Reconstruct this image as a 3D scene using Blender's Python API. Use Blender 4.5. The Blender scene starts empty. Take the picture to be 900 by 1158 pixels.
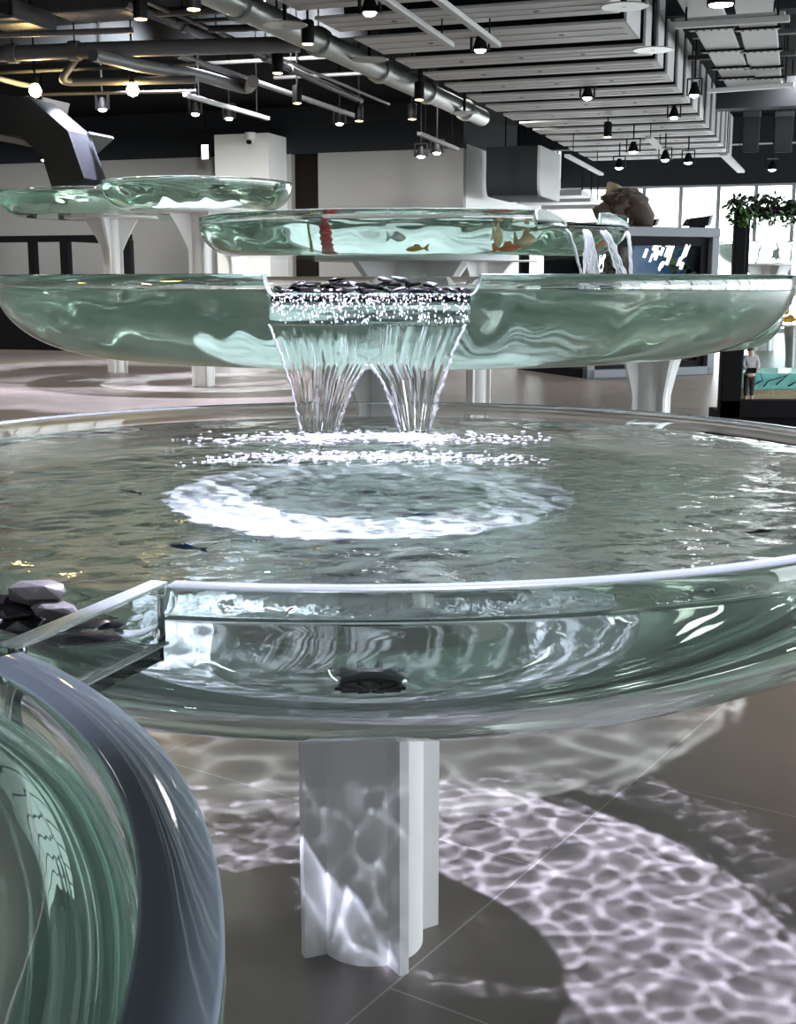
import bpy, bmesh, math, random
import numpy as np
from mathutils import Vector, Matrix

D = bpy.data
SC = bpy.context.scene
COL = SC.collection
random.seed(7)
PI = math.pi

# ------------------------------------------------------------------ camera
F_PX, W_PX, H_PX = 1405.0, 900.0, 1158.0
CAM_Z = 1.327
PITCH = math.atan((579 - 316.7) / F_PX)
cam_d = D.cameras.new('camera')
cam_d.sensor_fit = 'HORIZONTAL'
cam_d.sensor_width = 36.0
cam_d.lens = 36.0 * F_PX / W_PX
cam_d.clip_start = 0.02
cam_d.clip_end = 300
cam = D.objects.new('camera', cam_d)
cam.location = (0, 0, CAM_Z)
cam.rotation_euler = (PI / 2 - PITCH, 0, 0)
COL.objects.link(cam)
SC.camera = cam

# ------------------------------------------------------------------ world, exposure
SC.view_settings.view_transform = 'Standard'
SC.view_settings.look = 'None'
SC.view_settings.gamma = 1.0
SC.view_settings.use_curve_mapping = False
SC.view_settings.exposure = 1.05
w = D.worlds.new('world')
SC.world = w
w.use_nodes = True
w.node_tree.nodes['Background'].inputs[0].default_value = (0.9, 0.95, 1.0, 1)
w.node_tree.nodes['Background'].inputs[1].default_value = 0.6
cy = SC.cycles
cy.max_bounces = 24
cy.transmission_bounces = 24
cy.glossy_bounces = 6
cy.diffuse_bounces = 3
cy.transparent_max_bounces = 12
cy.caustics_reflective = False
cy.caustics_refractive = True
cy.sample_clamp_indirect = 6.0
cy.blur_glossy = 0.3
cy.use_denoising = True
try:
    cy.denoiser = 'OPENIMAGEDENOISE'
except Exception:
    pass


def lamp(name, kind, loc, power, color=(1, 1, 1), target=None, size=0.05, spot=None, blend=0.4, caustic=False, shape=None):
    l = D.lights.new(name, kind)
    l.energy = power
    l.color = color
    if kind == 'AREA':
        l.size = size
    else:
        l.shadow_soft_size = size
    if kind == 'SPOT':
        l.spot_size = spot
        l.spot_blend = blend
    o = D.objects.new(name, l)
    o.location = loc
    if target is not None:
        o.rotation_euler = (Vector(target) - Vector(loc)).to_track_quat('-Z', 'Y').to_euler()
    if caustic:
        try:
            l.cycles.is_caustics_light = True
        except Exception as ex:
            print('nocaustic', ex)
    COL.objects.link(o)
    return o


# the ceiling spots that hang right above the water basins; added accent spots follow
lamp('basin_spot', 'SPOT', (0.38, 2.9, 3.75), 1250, (0.76, 0.73, 1.0), (-.054, 2.342, .96), 0.03, math.radians(41.5), 0.08, True)
lamp('basin_spot', 'SPOT', (0.7, 5.2, 4.4), 900, (0.82, 0.86, 1.0), (0.0, 4.5, 0), 0.04, math.radians(50), 0.3, True)
lamp('basin_spot', 'SPOT', (-2.6, 15.0, 4.5), 1700, (0.82, 0.8, 1.0), (-2.6, 15.4, 0), 0.04, math.radians(75), 0.3, True)
lamp('basin_spot', 'SPOT', (-4.0, 17.6, 4.5), 1700, (0.82, 0.8, 1.0), (-4.0, 17.9, 0), 0.04, math.radians(80), 0.3, True)
lamp('added_accent_spot', 'SPOT', (-1.7, 0.9, 4.3), 2100, (0.78, 0.75, 1.0), (-.03, 2.37, .76), 0.03, math.radians(11.8), 0.1, True)  # narrow side spots, added to brighten the basin flanges
lamp('added_accent_spot', 'SPOT', (-1.9, 2.6, 4.4), 1500, (0.86, 0.86, 1.0), (-.01, 4.52, 1.1), 0.03, math.radians(17), 0.15, True)
lamp('added_accent_spot', 'SPOT', (-1.6, 4.3, 4.4), 1500, (0.86, 0.86, 1.0), (.073, 6.2, 1.45), 0.03, math.radians(16), 0.15, True)
lamp('added_accent_spot', 'SPOT', (-0.5, -1.0, 4.3), 170, (0.85, 0.86, 1.0), (-.05, 2.25, .35), 0.03, math.radians(22), 0.4, True)  # added from the front to throw rippled light onto the pedestal
# fill lights added under the ceiling to brighten the hall, without fixtures
for lx, ly, le in ((5.0, 5.5, 160), (-5.5, 8, 260), (5.5, 12, 260), (-1.2, 9.5, 380), (6, 19, 420), (-9, 16, 600), (-4, 20, 700), (1, 20, 600), (10, 27, 260)):
    lamp('hall_fill_light', 'SPOT', (lx, ly, 4.45), le, (1.0, 0.97, 0.93), (lx, ly, 0), 0.25, math.radians(150), 0.8)
for (lx, ly), (tx, ty), le in (((-1.5, 15), (-1.5, 25), 1500), ((-3.6, 16.5), (-7, 26), 850), ((-10.5, 16), (-12, 27), 700)):
    lamp('wall_fill_light', 'SPOT', (lx, ly, 4.5), le, (1.0, 0.98, 0.95), (tx, ty, 1.8), 0.15, math.radians(75), 0.7)  # extra light added to brighten the back walls
# warm accent spots that colour the floor
for (lx, ly, lz), tx, ty, le, an in (((2.6, 6.0, 4.3), 2.1, 3.9, 170, 34), ((-3.2, 9.0, 4.3), -2.0, 10.5, 420, 34), ((1.2, 9.5, 4.3), 0.6, 9.2, 300, 36)):
    lamp('warm_spot', 'SPOT', (lx, ly, lz), le, (1.0, 0.62, 0.36), (tx, ty, 0), 0.05, math.radians(an), 0.6)


# ------------------------------------------------------------------ helpers
def px(x, y, depth=None, z=None, dist=None):
    """photo pixel -> world point at forward ground distance `depth` (world Y) or on height z"""
    a = (x - W_PX / 2) / F_PX
    b = (y - H_PX / 2) / F_PX
    c, s = math.cos(PITCH), math.sin(PITCH)
    d = Vector((a, c - b * s, -s - b * c))
    if z is not None:
        t = (z - CAM_Z) / d.z
    else:
        t = depth / d.y
    return Vector((0, 0, CAM_Z)) + d * t


YAW = math.radians(18.75)                       # the hall runs off to the right
U = Vector((math.sin(YAW), math.cos(YAW), 0))   # along the hall
V = Vector((math.cos(YAW), -math.sin(YAW), 0))  # across the hall
Z = Vector((0, 0, 1))


def uv(p):
    return p.x * U.x + p.y * U.y, p.x * V.x + p.y * V.y


def P(u, v, z=0.0):
    q = U * u + V * v
    return Vector((q.x, q.y, z))


class MB:
    def __init__(self):
        self.v = []
        self.f = []
        self.m = []
        self.mi = 0

    def add(self, vs, fs):
        n = len(self.v)
        self.v += [tuple(q) for q in vs]
        for f in fs:
            self.f.append(tuple(i + n for i in f))
            self.m.append(self.mi)

    def frame_box(self, c, ax, ay, az, sx, sy, sz, bev=0.0):
        """box centred at c with axes ax ay az and full sizes; chamfered when bev > 0"""
        c = Vector(c)
        if bev <= 0:
            vs = [c + ax * (i * sx / 2) + ay * (j * sy / 2) + az * (k * sz / 2) for i in (-1, 1) for j in (-1, 1) for k in (-1, 1)]
            self.add(vs, [(0, 1, 3, 2), (4, 6, 7, 5), (0, 4, 5, 1), (2, 3, 7, 6), (0, 2, 6, 4), (1, 5, 7, 3)])
            return
        bm = bmesh.new()
        bmesh.ops.create_cube(bm, size=1)
        for q in bm.verts:
            q.co = Vector((q.co.x * sx, q.co.y * sy, q.co.z * sz))
        bmesh.ops.bevel(bm, geom=bm.edges[:], offset=bev, segments=2, affect='EDGES', profile=0.5)
        bm.verts.index_update()
        self.add([c + ax * q.co.x + ay * q.co.y + az * q.co.z for q in bm.verts], [[q.index for q in f.verts] for f in bm.faces])
        bm.free()

    def box(self, x0, x1, y0, y1, z0, z1, bev=0.0):
        self.frame_box(((x0 + x1) / 2, (y0 + y1) / 2, (z0 + z1) / 2), Vector((1, 0, 0)), Vector((0, 1, 0)), Z, x1 - x0, y1 - y0, z1 - z0, bev)

    def ubox(self, u0, u1, v0, v1, z0, z1, bev=0.0):
        self.frame_box(P((u0 + u1) / 2, (v0 + v1) / 2, (z0 + z1) / 2), U, V, Z, u1 - u0, v1 - v0, z1 - z0, bev)

    def bar(self, a, b, wd, ht, up=Z, bev=0.0):
        a, b = Vector(a), Vector(b)
        d = (b - a)
        L = d.length
        d.normalize()
        s = d.cross(up)
        if s.length < 1e-5:
            s = d.cross(Vector((1, 0, 0)))
        s.normalize()
        t = s.cross(d)
        self.frame_box((a + b) / 2, d, s, t, L, wd, ht, bev)

    def tube(self, pts, r, n=12, cap=True):
        pts = [Vector(q) for q in pts]
        rs = r if isinstance(r, (list, tuple)) else [r] * len(pts)
        rings = []
        prev = None
        for i, q in enumerate(pts):
            if i == 0:
                t = pts[1] - pts[0]
            elif i == len(pts) - 1:
                t = pts[-1] - pts[-2]
            else:
                t = (pts[i + 1] - pts[i]).normalized() + (pts[i] - pts[i - 1]).normalized()
            t.normalize()
            if prev is None:
                prev = t.cross(Z) if abs(t.z) < 0.95 else t.cross(Vector((1, 0, 0)))
            nn = (prev - t * prev.dot(t)).normalized()
            prev = nn
            bb = t.cross(nn)
            rings.append([q + (nn * math.cos(2 * PI * k / n) + bb * math.sin(2 * PI * k / n)) * rs[i] for k in range(n)])
        vs = [q for ring in rings for q in ring]
        fs = []
        for i in range(len(pts) - 1):
            for k in range(n):
                a, b = i * n + k, i * n + (k + 1) % n
                fs.append((a, b, b + n, a + n))
        if cap:
            fs.append(tuple(range(n))[::-1])
            fs.append(tuple(range((len(pts) - 1) * n, len(pts) * n)))
        self.add(vs, fs)

    def lathe(self, c, prof, n=32, axis=None):
        """prof: list of (r, h) from bottom to top about c"""
        c = Vector(c)
        az = (axis or Z).normalized()
        ax = az.orthogonal().normalized() if axis else Vector((1, 0, 0))
        ay = az.cross(ax)
        vs = []
        for r, h in prof:
            for k in range(n):
                a = 2 * PI * k / n
                vs.append(c + az * h + (ax * math.cos(a) + ay * math.sin(a)) * r)
        fs = []
        for i in range(len(prof) - 1):
            for k in range(n):
                a, b = i * n + k, i * n + (k + 1) % n
                fs.append((a, b, b + n, a + n))
        if prof[0][0] > 1e-6:
            fs.append(tuple(range(n))[::-1])
        if prof[-1][0] > 1e-6:
            fs.append(tuple(range((len(prof) - 1) * n, len(prof) * n)))
        self.add(vs, fs)

    def prism(self, poly, ax, ay, o, ext):
        """polygon [(a,b)] in plane (ax, ay) at o, extruded by vector ext"""
        o = Vector(o)
        n = len(poly)
        vs = [o + ax * a + ay * b for a, b in poly] + [o + ax * a + ay * b + ext for a, b in poly]
        fs = [tuple(range(n))[::-1], tuple(range(n, 2 * n))]
        for k in range(n):
            fs.append((k, (k + 1) % n, (k + 1) % n + n, k + n))
        self.add(vs, fs)

    def blob(self, c, sx, sy, sz, rot=None, seed=0, sub=2, rough=0.12):
        bm = bmesh.new()
        bmesh.ops.create_icosphere(bm, subdivisions=sub, radius=1)
        rr = random.Random(seed)
        k = [(Vector((rr.uniform(-1, 1), rr.uniform(-1, 1), rr.uniform(-1, 1))) * 2.2, rr.uniform(0, 6)) for _ in range(4)]
        for q in bm.verts:
            d = 1 + rough * sum(math.sin(q.co.dot(kk) + ph) for kk, ph in k) / 2
            q.co = Vector((q.co.x * sx * d, q.co.y * sy * d, q.co.z * sz * d))
        M = rot or Matrix.Identity(3)
        bm.verts.index_update()
        self.add([Vector(c) + M @ q.co for q in bm.verts], [[q.index for q in f.verts] for f in bm.faces])
        bm.free()

    def build(self, name, mats, parent=None, smooth=None, kind=None, label=None):
        me = D.meshes.new(name)
        off = parent_loc(parent)
        me.from_pydata([(q[0] - off.x, q[1] - off.y, q[2] - off.z) for q in self.v], [], self.f)
        mats = mats if isinstance(mats, (list, tuple)) else [mats]
        for m in mats:
            me.materials.append(m)
        if len(mats) > 1:
            me.polygons.foreach_set('material_index', self.m)
        me.update()
        bm = bmesh.new()
        bm.from_mesh(me)
        bmesh.ops.recalc_face_normals(bm, faces=bm.faces)
        bm.to_mesh(me)
        bm.free()
        if smooth == 'auto':
            me.polygons.foreach_set('use_smooth', [True] * len(me.polygons))
            me.set_sharp_from_angle(angle=math.radians(35))
        elif smooth:
            me.polygons.foreach_set('use_smooth', [True] * len(me.polygons))
        o = D.objects.new(name, me)
        COL.objects.link(o)
        if parent:
            o.parent = parent
        if kind:
            o['kind'] = kind
        if label:
            o['label'] = label
        return o


def parent_loc(p):
    v = Vector((0, 0, 0))
    while p is not None:
        v += p.location
        p = p.parent
    return v


def thing(name, label, cat, loc=(0, 0, 0), group=None):
    o = D.objects.new(name, None)
    o.empty_display_size = 0.05
    o.location = loc
    COL.objects.link(o)
    return tag(o, label, cat, group)


def tag(o, label, cat, group=None):
    o['label'] = label
    o['category'] = cat
    if group:
        o['group'] = group
    return o


def dup(root, loc, label, group=None, rotz=None):
    r = root.copy()
    COL.objects.link(r)
    r.location = loc
    if rotz is not None:
        r.rotation_euler = (0, 0, rotz)
    r['label'] = label
    if group:
        r['group'] = group
    for ch in list(root.children):
        c = ch.copy()
        COL.objects.link(c)
        c.parent = r
        for g in list(ch.children):
            d = g.copy()
            COL.objects.link(d)
            d.parent = c
    return r


# ------------------------------------------------------------------ materials
def new_mat(name):
    m = D.materials.new(name)
    m.use_nodes = True
    return m, m.node_tree, m.node_tree.nodes, m.node_tree.links


def plain(name, col, rough=0.5, metal=0.0, var=0.0, scale=6.0, bump=0.0, coat=0.0, spec=0.5, emit=None, estr=0.0, sub=0.0):
    m, nt, N, L = new_mat(name)
    b = N['Principled BSDF']
    b.inputs['Base Color'].default_value = (*col, 1)
    b.inputs['Roughness'].default_value = rough
    b.inputs['Metallic'].default_value = metal
    b.inputs['Specular IOR Level'].default_value = spec
    b.inputs['Coat Weight'].default_value = coat
    if emit:
        b.inputs['Emission Color'].default_value = (*emit, 1)
        b.inputs['Emission Strength'].default_value = estr
    if var or bump:
        tc = N.new('ShaderNodeTexCoord')
        nz = N.new('ShaderNodeTexNoise')
        nz.inputs['Scale'].default_value = scale
        nz.inputs['Detail'].default_value = 6
        L.new(tc.outputs['Object'], nz.inputs['Vector'])
        if var:
            mx = N.new('ShaderNodeMix')
            mx.data_type = 'RGBA'
            mx.inputs['A'].default_value = (*[max(0, c * (1 - var)) for c in col], 1)
            mx.inputs['B'].default_value = (*[min(1, c * (1 + var)) for c in col], 1)
            L.new(nz.outputs['Fac'], mx.inputs['Factor'])
            L.new(mx.outputs['Result'], b.inputs['Base Color'])
        if bump:
            bp = N.new('ShaderNodeBump')
            bp.inputs['Strength'].default_value = bump
            bp.inputs['Distance'].default_value = 0.01
            L.new(nz.outputs['Fac'], bp.inputs['Height'])
            L.new(bp.outputs['Normal'], b.inputs['Normal'])
    return m


def glass(name, ior, col=(1, 1, 1), rough=0.0, bump=0.0, bscale=40.0):
    m, nt, N, L = new_mat(name)
    N.remove(N['Principled BSDF'])
    g = N.new('ShaderNodeBsdfGlass')
    g.inputs['Color'].default_value = (*col, 1)
    g.inputs['IOR'].default_value = ior
    g.inputs['Roughness'].default_value = rough
    L.new(g.outputs[0], N['Material Output'].inputs[0])
    if bump:
        tc = N.new('ShaderNodeTexCoord')
        nz = N.new('ShaderNodeTexNoise')
        nz.inputs['Scale'].default_value = bscale
        nz.inputs['Detail'].default_value = 3
        L.new(tc.outputs['Object'], nz.inputs['Vector'])
        bp = N.new('ShaderNodeBump')
        bp.inputs['Strength'].default_value = bump
        bp.inputs['Distance'].default_value = 0.01
        L.new(nz.outputs['Fac'], bp.inputs['Height'])
        L.new(bp.outputs['Normal'], g.inputs['Normal'])
    return m


def emitter(name, col, strength):
    m, nt, N, L = new_mat(name)
    N.remove(N['Principled BSDF'])
    e = N.new('ShaderNodeEmission')
    e.inputs[0].default_value = (*col, 1)
    e.inputs[1].default_value = strength
    L.new(e.outputs[0], N['Material Output'].inputs[0])
    return m


M_ACR = glass('clear_acrylic', 1.49, (0.985, 0.997, 0.992))
def edge_mat(name='polished_acrylic_edge', dif=0.22, rough=0.18, dc=(0.72, 0.82, 0.80)):
    m, nt, N, L = new_mat(name)
    N.remove(N['Principled BSDF'])
    g = N.new('ShaderNodeBsdfGlass')
    g.inputs['Color'].default_value = (0.96, 1.0, 0.985, 1)
    g.inputs['IOR'].default_value = 1.49
    g.inputs['Roughness'].default_value = rough
    d = N.new('ShaderNodeBsdfDiffuse')
    d.inputs['Color'].default_value = (*dc, 1)
    mx = N.new('ShaderNodeMixShader')
    mx.inputs[0].default_value = dif
    L.new(g.outputs[0], mx.inputs[1])
    L.new(d.outputs[0], mx.inputs[2])
    L.new(mx.outputs[0], N['Material Output'].inputs[0])
    return m


M_EDGE = edge_mat()
M_EDGE2 = edge_mat('bluish_acrylic_edge', 0.55, 0.06, (0.46, 0.53, 0.66))
M_WTOP = glass('water_surface', 1.333, (0.985, 1.0, 0.99))
M_WTOPB = glass('rippled_water_surface', 1.333, (0.985, 1.0, 0.99), bump=0.2, bscale=24)


def wside(name, col, body, f):
    """water seen through the acrylic: clear refraction with a little milky body colour"""
    m = glass(name, 1.333 / 1.49, col)
    N, L = m.node_tree.nodes, m.node_tree.links
    g = next(n for n in N if n.type == 'BSDF_GLASS')
    t = N.new('ShaderNodeBsdfTranslucent')
    t.inputs['Color'].default_value = (*body, 1)
    mx = N.new('ShaderNodeMixShader')
    mx.inputs[0].default_value = f
    L.new(g.outputs[0], mx.inputs[1])
    L.new(t.outputs[0], mx.inputs[2])
    L.new(mx.outputs[0], N['Material Output'].inputs[0])
    return m


M_WSIDE = wside('water_against_acrylic', (0.95, 0.994, 0.975), (.86, .97, .96), .07)
M_WGREEN = wside('greenish_water_against_acrylic', (0.925, 0.988, 0.958), (.70, .95, .85), .28)
M_WMILD = wside('pale_green_water_against_acrylic', (0.91, 0.99, 0.955), (.6, .92, .8), .11)
M_FALL = glass('falling_water', 1.25, (0.985, 0.985, 0.99))
M_WHITE = plain('white_painted_metal', (0.74, 0.75, 0.74), 0.45, var=0.02)
M_PAD = plain('dark_rubber_pad', (0.22, 0.23, 0.21), 0.5)
M_FOAM = plain('foam', (0.92, 0.94, 1.0), 0.25, spec=0.8)
M_BLACK = plain('black_metal', (0.006, 0.006, 0.007), 0.5, spec=0.06)
M_PEB_D = plain('wet_black_stone', (0.007, 0.006, 0.007), 0.22, var=0.5, scale=30, bump=0.2, coat=0.15)
M_PEB_G = plain('grey_stone', (0.085, 0.08, 0.078), 0.45, var=0.25, scale=45, bump=0.3)


def floor_mat():
    m, nt, N, L = new_mat('stone_tile_floor')
    b = N['Principled BSDF']
    tc = N.new('ShaderNodeTexCoord')
    mp = N.new('ShaderNodeMapping')
    mp.inputs['Rotation'].default_value = (0, 0, -YAW + math.radians(-38))
    L.new(tc.outputs['Object'], mp.inputs['Vector'])
    br = N.new('ShaderNodeTexBrick')
    br.inputs['Scale'].default_value = 1.0
    br.inputs['Brick Width'].default_value = 1.2
    br.inputs['Row Height'].default_value = 1.2
    br.inputs['Mortar Size'].default_value = 0.0022
    br.inputs['Mortar Smooth'].default_value = 0.1
    br.offset = 0.5
    br.inputs['Color1'].default_value = (0.15, 0.135, 0.125, 1)
    br.inputs['Color2'].default_value = (0.21, 0.182, 0.162, 1)
    br.inputs['Mortar'].default_value = (0.33, 0.31, 0.29, 1)
    L.new(mp.outputs[0], br.inputs['Vector'])
    nz = N.new('ShaderNodeTexNoise')
    nz.inputs['Scale'].default_value = 3.2
    nz.inputs['Detail'].default_value = 9
    nz.inputs['Roughness'].default_value = 0.62
    L.new(tc.outputs['Object'], nz.inputs['Vector'])
    rp = N.new('ShaderNodeMapRange')
    rp.inputs['To Min'].default_value = 0.72
    rp.inputs['To Max'].default_value = 1.25
    L.new(nz.outputs['Fac'], rp.inputs['Value'])
    mx = N.new('ShaderNodeMix')
    mx.data_type = 'RGBA'
    mx.blend_type = 'MULTIPLY'
    mx.inputs['Factor'].default_value = 1
    L.new(br.outputs['Color'], mx.inputs['A'])
    L.new(rp.outputs['Result'], mx.inputs['B'])
    L.new(mx.outputs['Result'], b.inputs['Base Color'])
    b.inputs['Roughness'].default_value = 0.34
    b.inputs['Specular IOR Level'].default_value = 0.45
    return m


def caustic(o, caster=False, receiver=False):
    try:
        if caster:
            o.cycles.is_caustics_caster = True
        if receiver:
            o.cycles.is_caustics_receiver = True
    except Exception as ex:
        print('caustic flag', ex)


# ------------------------------------------------------------------ water basins
def waves(seed, n=46, lmin=0.035, lmax=0.30, slope=0.09, centres=()):
    r = random.Random(seed)
    ws = []
    for i in range(n):
        lam = lmin * (lmax / lmin) ** (r.random() ** 1.2)
        th = r.uniform(0, 2 * PI)
        k = 2 * PI / lam
        ws.append((k * math.cos(th), k * math.sin(th), r.uniform(0, 2 * PI), slope / k * math.sqrt(2.0 / n) * r.uniform(0.6, 1.4)))

    def h(x, y):
        z = np.zeros_like(x)
        for kx, ky, ph, a in ws:
            z += a * np.sin(kx * x + ky * y + ph)
        for (cx, cyy, lam, amp, dec) in centres:
            d = np.hypot(x - cx, y - cyy)
            z += amp * np.sin(2 * PI * d / lam) * np.exp(-d / dec)
        return z
    return h


def bowl_profile(R, depth, a, straight):
    """outer half profile (r, z below rim) from bottom centre to rim"""
    b = depth - straight
    pr = [(0, -depth), (0.35 * (R - a), -depth), (0.7 * (R - a), -depth)]
    for i in range(0, 21):
        t = PI / 2 * i / 20
        pr.append((R - a + a * math.sin(t), -straight - b * math.cos(t)))
    return pr


def grid_faces(n_rings, n, base=0, flip=False):
    fs = []
    for i in range(n_rings - 1):
        for k in range(n):
            a, b = base + i * n + k, base + i * n + (k + 1) % n
            fs.append((a, a + n, b + n, b) if flip else (a, b, b + n, a + n))
    return fs


def np_mesh(name, verts, faces, mats, midx=None, parent=None, smooth=True):
    me = D.meshes.new(name)
    off = parent_loc(parent)
    vv = np.asarray(verts, float) - np.array([off.x, off.y, off.z])
    me.from_pydata(vv.tolist(), [], faces)
    for m in (mats if isinstance(mats, (list, tuple)) else [mats]):
        me.materials.append(m)
    if midx is not None:
        me.polygons.foreach_set('material_index', midx)
    if smooth:
        me.polygons.foreach_set('use_smooth', [True] * len(me.polygons))
    me.update()
    o = D.objects.new(name, me)
    COL.objects.link(o)
    if parent:
        o.parent = parent
    return o


def basin(root, cx, cyy, zr, R, depth, a, th=0.03, straight=0.03, wl=0.038, notch=None, N=256, rings=90, wave=None, edge=None, wmat=None, wtop=None, fil=.03):
    """acrylic bowl + its water, both children of root. notch = (angle, half width, depth)"""
    ang = np.linspace(0, 2 * PI, N, endpoint=False)
    top = np.zeros_like(ang)
    if notch:
        na, hw, nd = notch
        extra = []
        for sgn in (-1, 1):
            for s in np.linspace(0, fil, 10):
                extra.append((na + sgn * (hw - s) / R) % (2 * PI))
            extra.append((na + sgn * (hw + 0.002) / R) % (2 * PI))
        ang = np.unique(np.concatenate([ang, extra]))
        d = np.abs((ang - na + PI) % (2 * PI) - PI) * R
        s = np.clip((hw - d) / fil, 0, 1)
        top = -nd * np.sqrt(np.clip(1 - (1 - s) ** 2, 0, 1))
    n = len(ang)
    ca, sa = np.cos(ang), np.sin(ang)

    def ring(r, z):
        r = np.broadcast_to(r, ang.shape)
        z = np.broadcast_to(z, ang.shape)
        return np.stack([cx + r * ca, cyy + r * sa, zr + z], 1)
    pr = bowl_profile(R, depth, a, straight)
    bev = 0.003
    wlev = np.minimum(-wl, top - 0.0065)
    rows = []
    for r, z in pr[1:-1]:
        rows.append(ring(r, np.minimum(z, top - 0.012)))
    rows.append(ring(R, np.minimum(-straight, top - 0.010)))
    rows.append(ring(R, top - bev))
    rows.append(ring(R - bev, top))
    rows.append(ring(R - th + bev, top))
    rows.append(ring(R - th, top - bev))
    rows.append(ring(R - th, wlev))
    vs = np.concatenate([np.array([[cx, cyy, zr - depth]])] + rows)
    fs = [(0, 1 + (k + 1) % n, 1 + k) for k in range(n)]
    fs += grid_faces(len(rows), n, 1)
    nr = len(rows)
    fm = [0] * n
    for i in range(nr - 1):
        fm += [1 if nr - 5 <= i <= nr - 3 else 0] * n
    ob = np_mesh('bowl', vs, fs, [M_ACR, edge or M_EDGE], fm, root)
    ob.data.set_sharp_from_angle(angle=math.radians(50))
    caustic(ob, caster=True)
    # water : the interface (same edge ring as the bowl) then the rippled top
    ipr = bowl_profile(R - th, depth - th, a - th * 0.6, straight)
    rows = [ring(ipr[1][0], ipr[1][1])]
    for r, z in ipr[2:]:
        rows.append(ring(r, np.minimum(z, wlev - 0.002 - 0.0)) if z > -wl - 0.02 else ring(r, z))
    # inner profile must end at the shared ring
    rows[-1] = ring(R - th, wlev)
    vs = [np.array([[cx, cyy, zr - depth + th]])] + rows
    fs = [(0, 1 + (k + 1) % n, 1 + k) for k in range(n)]
    fs += grid_faces(len(rows), n, 1)
    mi = [1] * len(fs)
    base = 1 + (len(rows) - 1) * n
    tops = []
    for i in range(1, rings + 1):
        f = 1 - i / (rings + 1.0)
        r = (R - th) * f
        edge = np.clip((1 - f) / 0.03, 0, 1)
        x, y = cx + r * ca, cyy + r * sa
        z = -wl + (wlev + wl) * (1 - np.clip((1 - f) / 0.08, 0, 1)) ** 2
        if wave is not None:
            z = z + wave(x, y) * edge
        tops.append(np.stack([x, y, zr + z], 1))
    cz = zr - wl + (float(wave(np.array([cx]), np.array([cyy]))[0]) if wave else 0)
    allv = np.concatenate(vs + tops + [np.array([[cx, cyy, cz]])])
    tf = grid_faces(rings + 1, n, base)
    last = base + rings * n
    tf += [(last + k, last + (k + 1) % n, len(allv) - 1) for k in range(n)]
    fs += tf
    mi += [0] * len(tf)
    ow = np_mesh('water', allv, fs, [wtop or M_WTOP, wmat or M_WSIDE], mi, root)
    caustic(ow, caster=True)
    return ob, ow


def pedestal(root, cx, cyy, ztop, flange_r=0.38, flange_in=0.0, rc=0.10, rf=0.14, az0=0.0, flare=0.0, flare_h=0.22, plate=0.018):
    """white column: round core with four ribs that may flare out under a flange disc"""
    g = MB()
    n = 96
    pol = []
    zt = ztop - plate

    def sect(extra):
        out = []
        for k in range(n):
            t = 2 * PI * k / n
            r = rc
            for j in range(4):
                d = (t - az0 - j * PI / 2 + PI) % (2 * PI) - PI
                if abs(d) < 0.10:
                    r = rf + extra
            # flutes beside each rib
            out.append((r, t))
        return out
    zs = [(0.0, 0.0), (zt - flare_h, 0.0)]
    if flare > 0:
        for i in range(1, 7):
            s = i / 6
            zs.append((zt - flare_h + flare_h * s, flare * (s * 0.75 + 0.25 * s * s)))
    else:
        zs.append((zt, 0.0))
    vs = []
    for z, e in zs:
        for r, t in sect(e):
            vs.append((cx + r * math.cos(t), cyy + r * math.sin(t), z))
    fs = []
    for i in range(len(zs) - 1):
        for k in range(n):
            a, b = i * n + k, i * n + (k + 1) % n
            fs.append((a, b, b + n, a + n))
    fs.append(tuple(range(n))[::-1])
    fs.append(tuple(range((len(zs) - 1) * n, len(zs) * n)))
    g.add(vs, fs)
    o = g.build('pedestal', M_WHITE, root, 'auto')
    caustic(o, receiver=True)
    f = MB()
    ztop += 0.018
    f.lathe((cx, cyy, 0), [(0.0001, zt + 0.002), (flange_r, zt + 0.002), (flange_r, ztop), (0.0001, ztop)], 96)
    fo = f.build('support_flange', M_WHITE, o, 'auto')
    caustic(fo, receiver=True)
    if flange_in > 0:
        f = MB()
        f.lathe((cx, cyy, 0), [(0.0001, ztop), (flange_in, ztop), (flange_in, ztop + 0.0015), (0.0001, ztop + 0.0015)], 96)
        po = f.build('centre_pad', M_PAD, o, 'auto')
        caustic(po, receiver=True)
    return o

# ------------------------------------------------------------------ the setting
M_FLOOR = floor_mat()
M_CEIL = plain('black_ceiling', (0.006, 0.006, 0.007), 0.9, spec=0.1)
M_BEAM = plain('dark_slate_paint', (0.017, 0.020, 0.024), 0.7, spec=0.2)
M_GREYW = plain('grey_wall_paint', (0.31, 0.31, 0.305), 0.8, var=0.03, scale=1.5)
M_WHITEW = plain('white_wall_paint', (0.80, 0.81, 0.80), 0.7, var=0.02, scale=1.5)
M_DOORB = plain('dark_brown_door', (0.008, 0.005, 0.003), 0.7, spec=.15)
M_PANE = emitter('daylit_window', (0.93, 0.98, 1.0), 3.2)
M_PANE2 = emitter('daylit_side_window', (0.88, 0.95, 1.0), 5.0)
M_PANE_FILL = emitter('fill_light_pane', (0.9, 0.95, 1.0), 0.4)  # fill glow for the added windows behind the camera
M_ALU = plain('window_frame_grey', (0.32, 0.34, 0.35), 0.4, metal=0.3)
M_PIPE = plain('grey_painted_pipe', (0.10, 0.10, 0.10), 0.45, var=0.15, scale=3)
M_DPIPE = plain('dark_grey_pipe', (0.045, 0.045, 0.047), 0.5, var=0.15, scale=3)
M_SILV = plain('galvanised_pipe', (0.26, 0.27, 0.25), 0.32, metal=0.8, var=0.15, scale=4)
M_PANEL = plain('pale_ceiling_panel', (0.36, 0.36, 0.355), 0.5, var=0.04, scale=2)

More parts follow.
